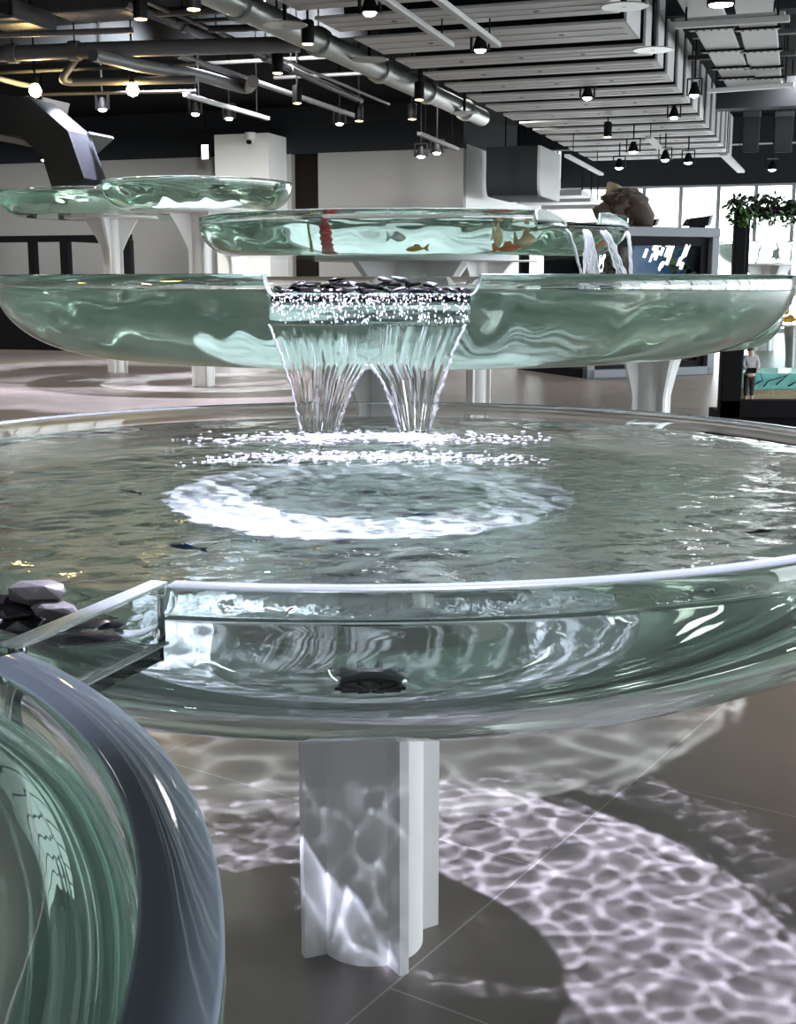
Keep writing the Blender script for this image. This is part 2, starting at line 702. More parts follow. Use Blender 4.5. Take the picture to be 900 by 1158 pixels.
U_BACK, U_WIN, U_FRONT, V_L, V_R, Z_C = 25.6, 33.5, -5.0, -20.0, 8.5, 4.75


def struct(name, mb, mats, smooth=None):
    return mb.build(name, mats, None, smooth, 'structure')


g = MB(); g.ubox(U_FRONT - .3, U_WIN + .4, V_L - .3, V_R + .3, -0.12, 0)
fl = struct('floor', g, M_FLOOR)
caustic(fl, receiver=True)
g = MB(); g.ubox(U_FRONT - .3, U_WIN + .4, V_L - .3, V_R + .3, Z_C, Z_C + .15)
struct('ceiling', g, M_CEIL)
g = MB(); g.ubox(U_FRONT - .2, U_WIN, V_L - .2, V_L, 0, Z_C)
struct('wall_left', g, M_GREYW)
g = MB()
g.ubox(U_FRONT - .2, U_FRONT, V_L, V_R, 3.7, Z_C)
g.ubox(U_FRONT - .2, U_FRONT, V_L, V_L + 2, 0, 3.7)
struct('wall_front', g, M_GREYW)
for i in range(6):  # unseen glowing windows added behind the camera to brighten the hall
    a, b = V_L + 2 + i * (V_R - V_L - 2) / 6, V_L + 2 + (i + 1) * (V_R - V_L - 2) / 6
    g = MB()
    g.ubox(U_FRONT - .06, U_FRONT - .05, a, b, .12, 3.7)
    g.mi = 1
    for k in range(3):
        m_ = a + (b - a) * k / 3
        g.ubox(U_FRONT - .1, U_FRONT, m_, m_ + .1, 0, 3.7)
    g.ubox(U_FRONT - .1, U_FRONT, a, b, 0, .12)
    g.ubox(U_FRONT - .1, U_FRONT, a, b, 3.6, 3.7)
    struct('window_%d' % (20 + i), g, [M_PANE_FILL, M_ALU])

# corner of the white room that stands into the hall
ub, vc = uv(px(523, 300, depth=25.0))
U_BACK = ub
g = MB()
v_d0, v_d1 = [uv(px(x, 300, depth=24.5))[1] for x in (331, 361)]
# solve properly on the transverse plane


def v_at(x, u):
    a, b = Vector((0, 0, 0)), px(x, 316.7, depth=1.0) - Vector((0, 0, CAM_Z))
    t = u / (b.x * U.x + b.y * U.y)
    return t * (b.x * V.x + b.y * V.y)


def on_u(x, y, u):
    """point on the transverse plane u seen at photo pixel (x, y)"""
    d = px(x, y, depth=1.0) - Vector((0, 0, CAM_Z))
    t = u / (d.x * U.x + d.y * U.y)
    return Vector((0, 0, CAM_Z)) + d * t


v_d0, v_d1 = v_at(331, U_BACK), v_at(361, U_BACK)
z_top = on_u(450, 170, U_BACK).z
g.ubox(U_BACK, U_BACK + .2, V_L, v_d0, 0, z_top)
g.ubox(U_BACK, U_BACK + .2, v_d1, vc, 0, z_top)
struct('wall_back', g, M_GREYW)
g = MB(); g.ubox(U_BACK, U_BACK + .25, V_L, vc, z_top, Z_C)
struct('trim_1', g, M_BEAM)
g = MB(); g.ubox(U_BACK + .25, U_BACK + .35, v_d0 - .2, v_d1 + .2, 0, z_top)
struct('door_1', g, M_DOORB)
g = MB(); g.ubox(U_BACK + .2, U_WIN + .1, vc - .2, vc, 0, z_top + .1)
struct('wall_side', g, M_WHITEW)
# window walls
zs, zw0 = on_u(800, 209, U_WIN).z, 0.12
for i, (xa, xb) in enumerate([(683, 725), (725, 766), (766, 808), (808, 850), (850, 892), (892, 934), (934, 976)]):
    va, vb = v_at(xa, U_WIN), v_at(xb, U_WIN)
    if i == 0:
        va = vc
    g = MB()
    g.ubox(U_WIN + .05, U_WIN + .06, va, vb, zw0, zs)
    g.mi = 1
    g.ubox(U_WIN, U_WIN + .1, vb - .05, vb + .05, 0, zs)
    g.ubox(U_WIN, U_WIN + .1, va, vb, 0, zw0)
    g.ubox(U_WIN, U_WIN + .1, va, vb, zs - .06, zs)
    struct('window_%d' % (i + 1), g, [M_PANE, M_ALU])
    v_last = vb
g = MB(); g.ubox(U_WIN, U_WIN + .2, vc, V_R, zs, Z_C)
struct('wall_window_side', g, M_BEAM)
g = MB(); g.ubox(U_WIN, U_WIN + .2, v_last, V_R, 0, zs)
if v_last < V_R:
    struct('wall_corner', g, M_GREYW)
n_bay = 8
U_B0 = 1.6
for i in range(n_bay):
    a = U_B0 + i * (U_WIN - U_B0) / n_bay
    b = U_B0 + (i + 1) * (U_WIN - U_B0) / n_bay
    g = MB()
    g.ubox(a, b, V_R + .05, V_R + .06, .12, 3.6)
    g.mi = 1
    for k in range(3):
        m_ = a + (b - a) * k / 3
        g.ubox(m_, m_ + .12, V_R, V_R + .1, 0, 3.6)
    g.ubox(a, b, V_R, V_R + .1, 0, .12)
    g.ubox(a, b, V_R, V_R + .1, 3.5, 3.6)
    struct('window_%d' % (8 + i), g, [M_PANE2, M_ALU])
g = MB(); g.ubox(U_FRONT - .2, U_WIN, V_R, V_R + .2, 3.6, Z_C)
g.ubox(U_FRONT - .2, U_B0, V_R, V_R + .2, 0, 3.6)
struct('wall_right', g, M_BEAM)
# dark beams under the ceiling
for i, (u0, z0, z1, va, vb) in enumerate([(20.0, 3.86, 4.28, v_at(800, 20), V_R), (15.5, 4.35, Z_C, V_L, V_R), (24.0, 4.4, Z_C, V_L, vc), (28.5, 4.2, Z_C, vc, V_R)]):
    g = MB(); g.ubox(u0, u0 + .35, va, vb, z0, z1)
    struct('trim_%d' % (i + 2), g, M_BEAM)
# white square pillar
pc = on_u(246, 300, 23.2)
pu, pv = uv(pc)
pz = on_u(280, 151, 23.2).z
pw = v_at(306, 23.2) - pv
g = MB(); g.ubox(23.2, 23.2 + 1.0, pv, pv + pw, 0, pz)
struct('wall_pillar', g, M_WHITEW)

# ------------------------------------------------------------------ big water basins
B1 = (-0.0543, 2.342)
Z1 = 1.001
b1 = thing('water_basin', 'largest round acrylic basin of rippling water on a white ribbed column', 'basin', (B1[0], B1[1], 0), 'acrylic water basins')
wv = waves(3, n=90, lmin=0.034, lmax=0.18, slope=.044, centres=((-.09, 3.0, .06, .0008, .3),))
NA1 = math.atan2(1.41 - B1[1], -.498 - B1[0])
basin(b1, B1[0], B1[1], Z1, 1.052, .26, .30, notch=(NA1, .27, .06), N=640, rings=190, wave=wv, wtop=M_WTOPB, fil=.075)
pedestal(b1, B1[0], B1[1], Z1 - .26, .385, .225, az0=math.radians(-65), rc=.105, rf=.15)
tx = D.curves.new('pencil_number', 'FONT')
tx.body = '25'
tx.size = .022
tx.shear = .2
tx.align_x = 'CENTER'
to = D.objects.new('pencil_number', tx)
to.location = (-.012, -.1062, Z1 - .26 - .052)
to.rotation_euler = (PI / 2, 0, math.radians(-6))
tx.materials.append(plain('pencil_grey', (.12, .11, .11), .7))
COL.objects.link(to)
bpy.context.view_layer.update()
tm = D.objects.new('pencil_number', D.meshes.new_from_object(to))
tm.location = to.location
tm.rotation_euler = to.rotation_euler
D.objects.remove(to)
COL.objects.link(tm)
tm.parent = b1
g = MB()
g.lathe((B1[0], B1[1], Z1 - .23), [(.0001, .001), (.045, .001), (.048, .004), (.04, .005), (.0001, .006)], 32)
for k in range(10):
    a = k * PI / 5
    g.bar((B1[0] + .015 * math.cos(a), B1[1] + .015 * math.sin(a), Z1 - .2235), (B1[0] + .05 * math.cos(a), B1[1] + .05 * math.sin(a), Z1 - .2245), .006, .003)
g.build('drain_cover', M_BLACK, b1, 'auto')

B0 = (-0.925, 0.465)
b0 = thing('water_basin', 'nearest acrylic basin at the lower left corner, its thick bluish rim curving past', 'basin', (B0[0], B0[1], 0), 'acrylic water basins')
NA0 = math.atan2(1.17 - B0[1], -.575 - B0[0])
basin(b0, B0[0], B0[1], Z1, .845, .26, .30, wmat=M_WMILD, fil=.07, th=.045, notch=(NA0, .265, .06), N=400, rings=110, edge=M_EDGE2, wave=waves(5, n=30, lmin=.1, lmax=.45, slope=.02))
pedestal(b0, B0[0], B0[1], Z1 - .26, .35, .0, az0=.3, rc=.105, rf=.15)

B2 = (-0.01, 4.52)
Z2 = 1.343
R2 = 1.37
b2 = thing('water_basin', 'wide green-tinted acrylic basin behind the largest one, spilling forward over black pebbles', 'basin', (B2[0], B2[1], 0), 'acrylic water basins')
NA2 = math.radians(-92.4)
basin(b2, B2[0], B2[1], Z2, R2, .265, .37, wmat=M_WGREEN, notch=(NA2, .278, .051), N=420, rings=120, wave=waves(4, n=36, lmin=.09, lmax=.5, slope=.035))
pedestal(b2, B2[0], B2[1], Z2 - .265, .55, .0, az0=math.radians(-65), rc=.105, rf=.15, flare=.05)

B3 = (0.073, 6.2)
Z3 = 1.615
b3 = thing('water_basin', 'third basin back, holding colourful fish, spilling from its front edge beside the driftwood tank', 'basin', (B3[0], B3[1], 0), 'acrylic water basins')
NA3 = math.radians(-49)
basin(b3, B3[0], B3[1], Z3, 1.03, .182, .19, wmat=M_WMILD, th=.025, wl=.037, notch=(NA3, .22, .048), N=300, rings=60, wave=waves(6, n=30, lmin=.1, lmax=.4, slope=.03))
pedestal(b3, B3[0], B3[1], Z3 - .182, .48, .0, az0=math.radians(-50), rc=.12, rf=.15, flare=.22, flare_h=.28)


def far_basin(label, xc, dep, R, zr, depth, flare=.1, seed=1, wl=.04, rf=.15, a=None, flange=.45, caus=.06):
    q = px(xc, 316.7, depth=dep)
    b = thing('water_basin', label, 'basin', (q.x, q.y, 0), 'acrylic water basins')
    basin(b, q.x, q.y, zr, R, depth, a or depth * 1.1, th=.03, wl=wl, N=128, rings=36, wmat=M_WMILD, wave=waves(seed, n=20, lmin=.14, lmax=.6, slope=.03))
    pedestal(b, q.x, q.y, zr - depth, flange, .0, az0=seed * .7, rc=rf * .72, rf=rf, flare=flare, flare_h=.45 if dep > 12 else .25)
    return b


far_basin('leftmost high basin far back on a flared white column', 129, 18.3, 1.56, 2.535, .33, .25, 11, flange=.66)
far_basin('highest basin far back, in front of the white square pillar, on a flared white column', 227, 15.8, 1.165, 2.50, .34, .25, 12, flange=.5)
far_basin('small far basin hidden behind the fish basin, on a white column beside the pillar', 268, 19.9, .52, 2.30, .26, .2, 13, flange=.4)
far_basin('low basin behind the wide green basin, its flared white column standing clear at the right', 741, 6.9, .68, 1.16, .20, .075, 14, rf=.125, flange=.3)
far_basin('basin behind the fish basin, its slim white column seen right of the waterfall', 542, 11.0, .86, 1.72, .22, .2, 15, rf=.118, flange=.5)
far_basin('small pale green basin against the bright windows at the far right', 868, 24.0, 1.0, 2.03, .42, .28, 16, rf=.2, flange=.7)
far_basin('deep goldfish basin far back at the right edge, against the windows', 905, 19.0, .92, 1.262, .60, .05, 17, a=.12, rf=.16, flange=.6)

# ------------------------------------------------------------------ channel between the two near basins
M_RUN = glass('running_water', 1.333, (0.99, 1.0, 1.0), bump=0.25, bscale=35)
A_ = Vector((-.263, 1.318, 0))
B_ = Vector((-.349, 1.088, 0))
axis = (B_ - A_).normalized()
side = Vector((axis.y, -axis.x, 0))      # towards the left of the picture
if side.x > 0:
    side = -side
CW = .50
ch = thing('water_channel', 'clear acrylic channel joining the rims of the two nearest basins, holding wet stones', 'water channel', tuple((A_ + side * CW / 2 + Vector((0, 0, Z1 - .085)))))
g = MB()
L_ = (B_ - A_).length
mid = (A_ + B_) / 2 + side * CW / 2
g.frame_box((mid.x, mid.y, Z1 - .078), axis, side, Z, L_ + .03, CW, .022, .002)
o = g.build('channel_floor', M_ACR, ch)
for sg in (0, 1):
    g = MB()
    m2 = (A_ + B_) / 2 + side * (CW * sg)
    g.frame_box((m2.x, m2.y, Z1 - .0335), axis, side, Z, L_ - .006, .022, .065, .001)
    ow_ = g.build('side_wall', [M_ACR], ch)
    g = MB()
    g.frame_box((m2.x, m2.y, Z1 + .0005), axis, side, Z, L_ + .012, .022, .004, .001)
    g.frame_box((m2.x, m2.y, Z1 - .066), axis, side, Z, L_ + .012, .022, .004, .001)
    g.build('polished_edge', [M_EDGE], ow_)


def rot_pebble(r, tilt=.35):
    return Matrix.Rotation(r.uniform(0, 2 * PI), 3, 'Z') @ Matrix.Rotation(r.uniform(-tilt, tilt), 3, 'X') @ Matrix.Rotation(r.uniform(-tilt, tilt), 3, 'Y')


def pebble(c, sx, sy, sz, mat, label, group, seed, rot):
    rr = random.Random(seed)
    bm = bmesh.new()
    for i in range(26):
        v = Vector((rr.gauss(0, 1), rr.gauss(0, 1), rr.gauss(0, 1))).normalized()
        k = rr.uniform(.82, 1.08)
        bm.verts.new(rot @ Vector((v.x * sx * k, v.y * sy * k, v.z * sz * k)))
    ret = bmesh.ops.convex_hull(bm, input=bm.verts[:])
    loose = [q for q in bm.verts if not q.link_faces]
    bmesh.ops.delete(bm, geom=loose, context='VERTS')
    bmesh.ops.bevel(bm, geom=bm.edges[:], offset=min(sx, sy, sz) * .28, segments=2, affect='EDGES', profile=.6, clamp_overlap=True)
    bm.verts.index_update()
    g = MB()
    g.add([q.co for q in bm.verts], [[q.index for q in f.verts] for f in bm.faces])
    bm.free()
    o = g.build('pebble', mat, None, 'auto')
    o.location = c
    return tag(o, label, 'pebble', group)


r = random.Random(21)
zc = Z1 - .067
for i, (pxx, pyy, zo, sx, sy, sz, mt, lab) in enumerate([
        (12, 686, .030, .048, .030, .016, 0, 'long glossy black pebble leaning at the far left end of the channel heap'),
        (40, 668, .052, .036, .026, .015, 1, 'grey peaked stone lying on top of the channel heap'),
        (62, 688, .036, .036, .022, .011, 1, 'grey flat stone tilted at the right side of the channel heap'),
        (20, 706, .014, .030, .024, .014, 0, 'round wet black pebble with white glints at the foot of the channel heap'),
        (70, 706, .012, .050, .026, .010, 0, 'flat black pebble under the tilted grey stone'),
        (96, 702, .012, .052, .020, .010, 0, 'dark stone seen through the channel side wall, nearer the rim corner'),
        (84, 722, .010, .050, .020, .010, 0, 'dark stone seen through the channel side wall, lowest of the heap'),
        (30, 690, .020, .034, .026, .014, 0, 'black pebble wedged beneath the peaked grey stone')]):
    q = px(pxx, pyy, z=zc + zo)
    pebble(q, sx, sy, sz, (M_PEB_D, M_PEB_G)[mt], lab, 'stones in the near channel', 300 + i, Matrix.Rotation(-.35 + r.uniform(-.3, .3), 3, 'Z') @ Matrix.Rotation(r.uniform(-.2, .2), 3, 'Y'))

# ------------------------------------------------------------------ the spill of the green basin: lip, stones, curtain of water
n2 = Vector((math.cos(NA2), math.sin(NA2), 0))
t2 = Vector((-n2.y, n2.x, 0))
if t2.x < 0:
    t2 = -t2
lip0 = Vector((B2[0], B2[1], Z2)) + n2 * (R2 - .031)
g = MB()
prof = [(0, -.0515), (.03, -.0515), (.058, -.056), (.078, -.068), (.092, -.088), (.1, -.122), (.092, -.122), (.082, -.092), (.068, -.078), (.05, -.068), (.03, -.064), (0, -.064)]
g.prism([(a, b) for a, b in prof], n2, Z, lip0 - t2 * .247, t2 * .494)
g.build('spill_lip', M_ACR, b2, 'auto')
r = random.Random(5)
peb_names = ['oval', 'flat', 'long', 'round', 'thin', 'lumpy']
layout = []
for k in range(17):
    layout.append((-.235 + .47 * k / 16 + r.uniform(-.008, .008), r.uniform(-.012, .02), 0))
for k in range(10):
    layout.append((-.19 + .33 * k / 9 + r.uniform(-.012, .012), r.uniform(.0, .03), 1))
layout += [(-.09, .01, 2), (.03, .012, 2), (.075, .0, 2)]
for k in range(7):
    layout.append((-.2 + .4 * k / 6, .055, 0))
ordn = ['leftmost', 'second', 'third', 'fourth', 'fifth', 'sixth', 'seventh', 'eighth', 'ninth', 'tenth', 'eleventh', 'twelfth', 'thirteenth', 'fourteenth', 'fifteenth', 'sixteenth', 'rightmost']
cnt = [0, 0, 0]
for i, (s_, b_, lay) in enumerate(layout):
    q = lip0 + t2 * s_ - n2 * b_ + Z * (-.0415 + .0135 * lay)
    grey = (i in (21, 27, 28))
    back = i >= 30
    if back:
        lab = 'black pebble in the rear row behind the spill notch heap'
    elif lay == 0:
        lab = 'wet black pebble on the spill notch floor, front row, %s counted from the left' % ordn[cnt[0]]
    elif lay == 1:
        lab = '%s pebble in the upper row of the spill notch heap, %s from the left' % ('grey' if grey else 'black', ordn[cnt[1]].replace('leftmost', 'first'))
    else:
        lab = ['slanting black stone topping the left part of the spill notch heap', 'pale mauve stone topping the middle of the spill notch heap', 'pale stone beside the mauve one on the spill notch heap'][cnt[2]]
        grey = cnt[2] > 0
    if not back:
        cnt[lay] += 1
    pebble(q, r.uniform(.022, .036), r.uniform(.014, .02), r.uniform(.0065, .0095), M_PEB_G if grey else M_PEB_D, lab, 'rear pebbles of the spill notch' if back else 'pebbles in the spill notch', 50 + i,
           Matrix.Rotation(r.uniform(-.5, .5), 3, 'Z') @ Matrix.Rotation(r.uniform(-.35, .35), 3, 'Y') @ Matrix.Rotation(r.uniform(-.2, .2), 3, 'X'))

M_STREAK = plain('white_water', (0.93, 0.95, 1.0), 0.15, spec=0.7)


def froth():
    m, nt, N, L = new_mat('white_froth')
    N.remove(N['Principled BSDF'])
    g = N.new('ShaderNodeBsdfGlass')
    g.inputs['IOR'].default_value = 1.33
    g.inputs['Roughness'].default_value = 0.05
    d = N.new('ShaderNodeBsdfDiffuse')
    d.inputs['Color'].default_value = (0.92, 0.94, 0.97, 1)
    t = N.new('ShaderNodeBsdfTranslucent')
    t.inputs['Color'].default_value = (0.92, 0.94, 0.97, 1)
    m1 = N.new('ShaderNodeMixShader')
    m1.inputs[0].default_value = 0.5
    L.new(d.outputs[0], m1.inputs[1])
    L.new(t.outputs[0], m1.inputs[2])
    m2 = N.new('ShaderNodeMixShader')
    m2.inputs[0].default_value = 0.55
    L.new(g.outputs[0], m2.inputs[1])
    L.new(m1.outputs[0], m2.inputs[2])
    L.new(m2.outputs[0], N['Material Output'].inputs[0])
    return m


M_FROTH = froth()


def sheet(name, left, right, nx, ny, thick, amp, seed, mat, parent, depth_fn):
    """curtain of falling water. left/right: functions of t in 0..1 giving world points"""
    r_ = np.random.RandomState(seed)
    ph = r_.uniform(0, 2 * PI, (2, 9))
    fr = r_.uniform(14, 75, (2, 9))
    dr = r_.uniform(-3, 3, (2, 9))
    vs = []
    for sd in (0, 1):
        for j in range(ny + 1):
            t = j / ny
            a, b = left(t), right(t)
            for i in range(nx + 1):
                s = i / nx
                q = a.lerp(b, s)
                d = sum(math.sin(fr[sd][k] * s * 1.6 + dr[sd][k] * t * 2 + ph[sd][k]) / (1 + .03 * fr[sd][k]) for k in range(9))
                e = min(1, 6 * min(s, 1 - s) + .05)
                off = (thick / 2 * e + amp * d * e * min(1, .6 + t)) * (1 if sd == 0 else -1)
                vs.append(Vector((q.x, q.y - off, q.z)))
    w_ = nx + 1
    n_ = w_ * (ny + 1)
    fs = []
    for sd in (0, 1):
        for j in range(ny):
            for i in range(nx):
                a = sd * n_ + j * w_ + i
                f = (a, a + w_, a + w_ + 1, a + 1)
                fs.append(f if sd == 0 else f[::-1])
    for j in range(ny):
        for i in (0, nx):
            a = j * w_ + i
            f = (a, a + n_, a + n_ + w_, a + w_)
            fs.append(f if i == 0 else f[::-1])
    for i in range(nx):
        for j in (0, ny):
            a = j * w_ + i
            f = (a, a + 1, a + 1 + n_, a + n_)
            fs.append(f if j == 0 else f[::-1])
    return np_mesh(name, [tuple(v) for v in vs], fs, mat, None, parent)


def fall_pt(x, y, y0=367, y1=488, d0=3.055, d1=3.005):
    t = (y - y0) / (y1 - y0)
    return px(x, y, depth=d0 + (d1 - d0) * t ** .6 if t > 0 else d0)


def interp(keys):
    def f(t):
        y = keys[0][1] + (keys[-1][1] - keys[0][1]) * t
        for (xa, ya), (xb, yb) in zip(keys, keys[1:]):
            if y <= yb + 1e-6:
                return fall_pt(xa + (xb - xa) * (y - ya) / (yb - ya), y)
        return fall_pt(*keys[-1])
    return f


wf = thing('waterfall', 'broad split curtain of water falling from the green basin into the largest basin', 'waterfall', tuple(px(412, 488, depth=3.005)))
E_LO = [(304, 367), (317, 398), (330, 440), (341, 489)]
E_LI = [(417, 367), (415, 412), (402, 432), (391, 458), (380, 489)]
E_RI = [(417, 367), (418, 412), (431, 428), (440, 452), (452, 489)]
E_RO = [(526, 367), (513, 396), (498, 440), (484, 489)]
sheet('curtain', interp(E_LO), interp(E_LI), 70, 46, .0035, .0019, 1, M_FALL, wf, None)
sheet('curtain', interp(E_RI), interp(E_RO), 70, 46, .0035, .0019, 2, M_FALL, wf, None)
r = random.Random(9)
for keys, rad in ((E_LO, .0030), (E_RO, .0038), (E_LI[1:], .0034), (E_RI[1:], .0034)):
    f = interp(keys)
    pts, rs = [], []
    for i in range(41):
        q = f(i / 40)
        pts.append((q.x + r.uniform(-.0022, .0022), q.y - .003 + r.uniform(-.002, .002), q.z))
        rs.append(rad * r.uniform(.55, 1.35))
    g = MB(); g.tube(pts, rs, 8)
    g.build('edge_stream', M_FROTH, wf, True)
# thin bright threads in the curtain
g = MB()
for i in range(46):
    left = r.random() < .5
    fa, fb = (interp(E_LO), interp(E_LI)) if left else (interp(E_RI), interp(E_RO))
    s = r.uniform(.04, .96)
    t0 = r.uniform(0, .75)
    t1 = min(1, t0 + r.uniform(.08, .3))
    pts = []
    for k in range(7):
        t = t0 + (t1 - t0) * k / 6
        q = fa(t).lerp(fb(t), s)
        pts.append((q.x, q.y - .0045, q.z))
    g.tube(pts, [.0003, .0008, .0011, .0012, .0011, .0008, .0003], 5)
g.build('bright_threads', M_FROTH, wf, True, 'stuff')
# bubbles racing over the lip
g = MB()
for i in range(1000):
    s = r.uniform(-.243, .243)
    a = r.random()
    a = a if a > .5 * r.random() else r.random()
    k = a * 5.999
    j = int(k) % 6
    f = k - int(k)
    if j < 5:
        pa, pb = prof[j], prof[j + 1]
    else:
        continue
    d_, h_ = pa[0] + (pb[0] - pa[0]) * f, pa[1] + (pb[1] - pa[1]) * f
    if r.random() < .25 and abs(s) > .13:
        continue
    tv = (n2 * (pb[0] - pa[0]) + Z * (pb[1] - pa[1])).normalized()
    nv = tv.cross(t2).normalized()
    M = Matrix((t2, tv, nv)).transposed()
    M = M @ Matrix.Rotation(r.uniform(-.5, .5), 3, 'Z')
    q = lip0 + t2 * s + n2 * (d_ + .002) + Z * (h_ + .002)
    g.blob(q, r.uniform(.0010, .0024), r.uniform(.002, .0058), .0012, M, i, 1, .1)
g.build('bubbles_on_lip', M_FOAM, wf, True, 'stuff')
# where it lands: two arcs of splashing white water
g = MB()
zw = Z1 - .038
for i in range(1700):
    inner = r.random() < .33
    y = r.gauss(516, 3.2) if inner else r.gauss(494.5, 3.0)
    x = r.gauss(412, 105 if inner else 92)
    if not 195 < x < 628:
        continue
    y += ((x - 410) / 210) ** 2 * (6 if inner else 4)
    if r.random() < .35 and not inner:
        x = r.choice([r.gauss(360, 14), r.gauss(466, 14)])
    q = px(x, y, z=zw)
    hgt = float(wv(np.array([q.x]), np.array([q.y]))[0])
    M = Matrix.Rotation(r.uniform(-.4, .4), 3, 'Z')
    k = r.uniform(.25, 1.0) * (.75 if inner else 1.0)
    g.blob((q.x, q.y, zw + hgt + .0015), .0085 * k, .0036 * k, .0018 * k, M, i, 1, .2)
g.build('splash_foam', M_FOAM, wf, True, 'stuff')

# spill of the fish basin
n3 = Vector((math.cos(NA3), math.sin(NA3), 0))
t3 = Vector((-n3.y, n3.x, 0))
lip3 = Vector((B3[0], B3[1], Z3)) + n3 * (1.03 - .026)
g = MB()
prof3 = [(0, -.0485), (.06, -.05), (.13, -.056), (.16, -.07), (.165, -.09), (.155, -.09), (.148, -.075), (.12, -.068), (.05, -.062), (0, -.0605)]
g.prism(prof3, n3, Z, lip3 - t3 * .2, t3 * .4)
g.build('spill_lip', M_ACR, b3, 'auto')
for sg in (-1, 1):
    g = MB()
    g.prism([(0, .0), (.05, 0), (.15, -.045), (.16, -.07), (.13, -.06), (0, -.052)], n3, Z, lip3 + t3 * (sg * .2) - t3 * .006, t3 * .012)
    g.build('lip_cheek', M_EDGE, b3, 'auto')
wf3 = thing('waterfall', 'thin broken streams of white water falling from the fish basin', 'waterfall', tuple(lip3 + n3 * .16 + Z * (Z2 - Z3 - .04)))
r = random.Random(31)
end = lip3 + n3 * .16 + Z * -.085
zfloor = Z2 - .036


def stream3(s_top, s_bot, w0, w1, nn, seed, name):
    rr = random.Random(seed)
    g = MB()
    for k in range(nn):
        a = rr.uniform(-w0, w0)
        b = a * (w1 / max(w0, 1e-4)) + rr.uniform(-.012, .012)
        pts, rs = [], []
        for i in range(15):
            t = i / 14
            q = end + t3 * (s_top + a + (s_bot + b - s_top - a) * t) + n3 * (.05 * math.sqrt(t) + rr.uniform(-.003, .003))
            z = end.z + (zfloor - end.z) * t
            pts.append((q.x + rr.uniform(-.002, .002), q.y, z))
            rs.append(rr.uniform(.003, .007) * (1 - .25 * t))
        g.tube(pts, rs, 7)
    return g.build(name, M_FROTH, wf3, True)


stream3(-.085, -.10, .018, .075, 16, 1, 'broad_stream')
stream3(.03, .12, .02, .03, 7, 2, 'slanting_stream')
stream3(.185, .165, .005, .008, 5, 3, 'edge_stream')
stream3(-.195, -.13, .004, .006, 3, 4, 'edge_stream')
g = MB()
for i in range(130):
    q = end + t3 * r.gauss(-.02, .13) + n3 * r.gauss(.06, .05)
    g.blob((q.x, q.y, zfloor + .002), .010 * r.uniform(.4, 1.2), .007, .003, Matrix.Rotation(r.uniform(0, 3), 3, 'Z'), i, 1, .2)
g.build('splash_foam', M_FOAM, wf3, True, 'stuff')

# ------------------------------------------------------------------ fish
def fish(q, L, mats, label, head=0.0, group=None, tall=.42):
    """head = heading in the ground plane (radians); body, tail and fins"""
    ca, sa = math.cos(head), math.sin(head)
    X = Vector((ca, sa, 0)); Y = Vector((-sa, ca, 0))
    root = thing('fish', label, 'fish', tuple(q), group)
    q = Vector(q)
    g = MB()
    n = 14
    prof = [(.5, .0), (.47, .10), (.38, .22), (.24, .32), (.06, .36), (-.12, .30), (-.28, .18), (-.38, .10), (-.42, .085)]
    vs, fs = [], []
    for x, rr_ in prof:
        for k in range(n):
            a = 2 * PI * k / n
            vs.append(q + X * (x * L) + Y * (math.cos(a) * rr_ * L * .42) + Z * (math.sin(a) * rr_ * L * tall / .36 * .36 * 1.2))
    for i in range(len(prof) - 1):
        for k in range(n):
            a, b = i * n + k, i * n + (k + 1) % n
            fs.append((a, b, b + n, a + n))
    fs.append(tuple(range((len(prof) - 1) * n, len(prof) * n)))
    g.add(vs, fs)
    for sg in (-1, 1):
        g.blob(q + X * (L * .36) + Y * (sg * L * .09) + Z * (L * .04), L * .025, L * .015, L * .025, None, 1, 1, 0)
    g.build('body', mats[0], root, True)
    g = MB()
    g.prism([(-.38, .04), (-.55, .20), (-.68, .24), (-.60, .0), (-.68, -.22), (-.55, -.18), (-.38, -.04)], X * L, Z * L, q - Y * (L * .008), Y * (L * .016))
    g.build('tail_fin', mats[1], root)
    g = MB()
    g.prism([(.18, .10), (.05, .27), (-.18, .24), (-.26, .08)], X * L, Z * L, q - Y * (L * .008), Y * (L * .016))
    g.build('dorsal_fin', mats[1], root)
    return root


M_ORANGE = plain('orange_fish', (0.85, 0.20, 0.04), 0.3, var=.2, scale=20)
M_GOLD = plain('golden_fish', (0.90, 0.48, 0.04), 0.3, var=.2, scale=20)
M_BEIGE = plain('beige_fish', (0.70, 0.52, 0.32), 0.3, var=.3, scale=20)
M_REDF = plain('red_fish', (0.65, 0.05, 0.07), 0.3, var=.5, scale=40)
M_BLUEF = plain('blue_fish', (0.03, 0.09, 0.28), 0.25, var=.4, scale=30)
M_DARKF = plain('dark_fish', (0.02, 0.022, 0.028), 0.3, var=.3, scale=30)
M_WHITEF = plain('white_fish', (0.75, 0.72, 0.68), 0.3, var=.2, scale=30)
for x, y, L, hd, mt, lab in [
        (147, 563, .05, 2.5, M_DARKF, 'tiny dark fish in the left part of the largest basin'),
        (211, 627, .06, 2.6, M_BLUEF, 'small blue fish near the front left of the largest basin'),
        (795, 592, .05, .3, M_DARKF, 'thin black fish in the right half of the largest basin'),
        (862, 608, .05, .5, M_DARKF, 'small dark fish closest to the right rim of the largest basin'),
        (870, 534, .06, .7, M_DARKF, 'slim dark fish toward the far right of the largest basin'),
        (478, 589, .05, .2, M_BLUEF, 'little blue fish in front of the pale ring')]:
    fish(px(x, y, z=Z1 - .052), L, (mt, mt), lab, hd, 'small fish of the largest basin')
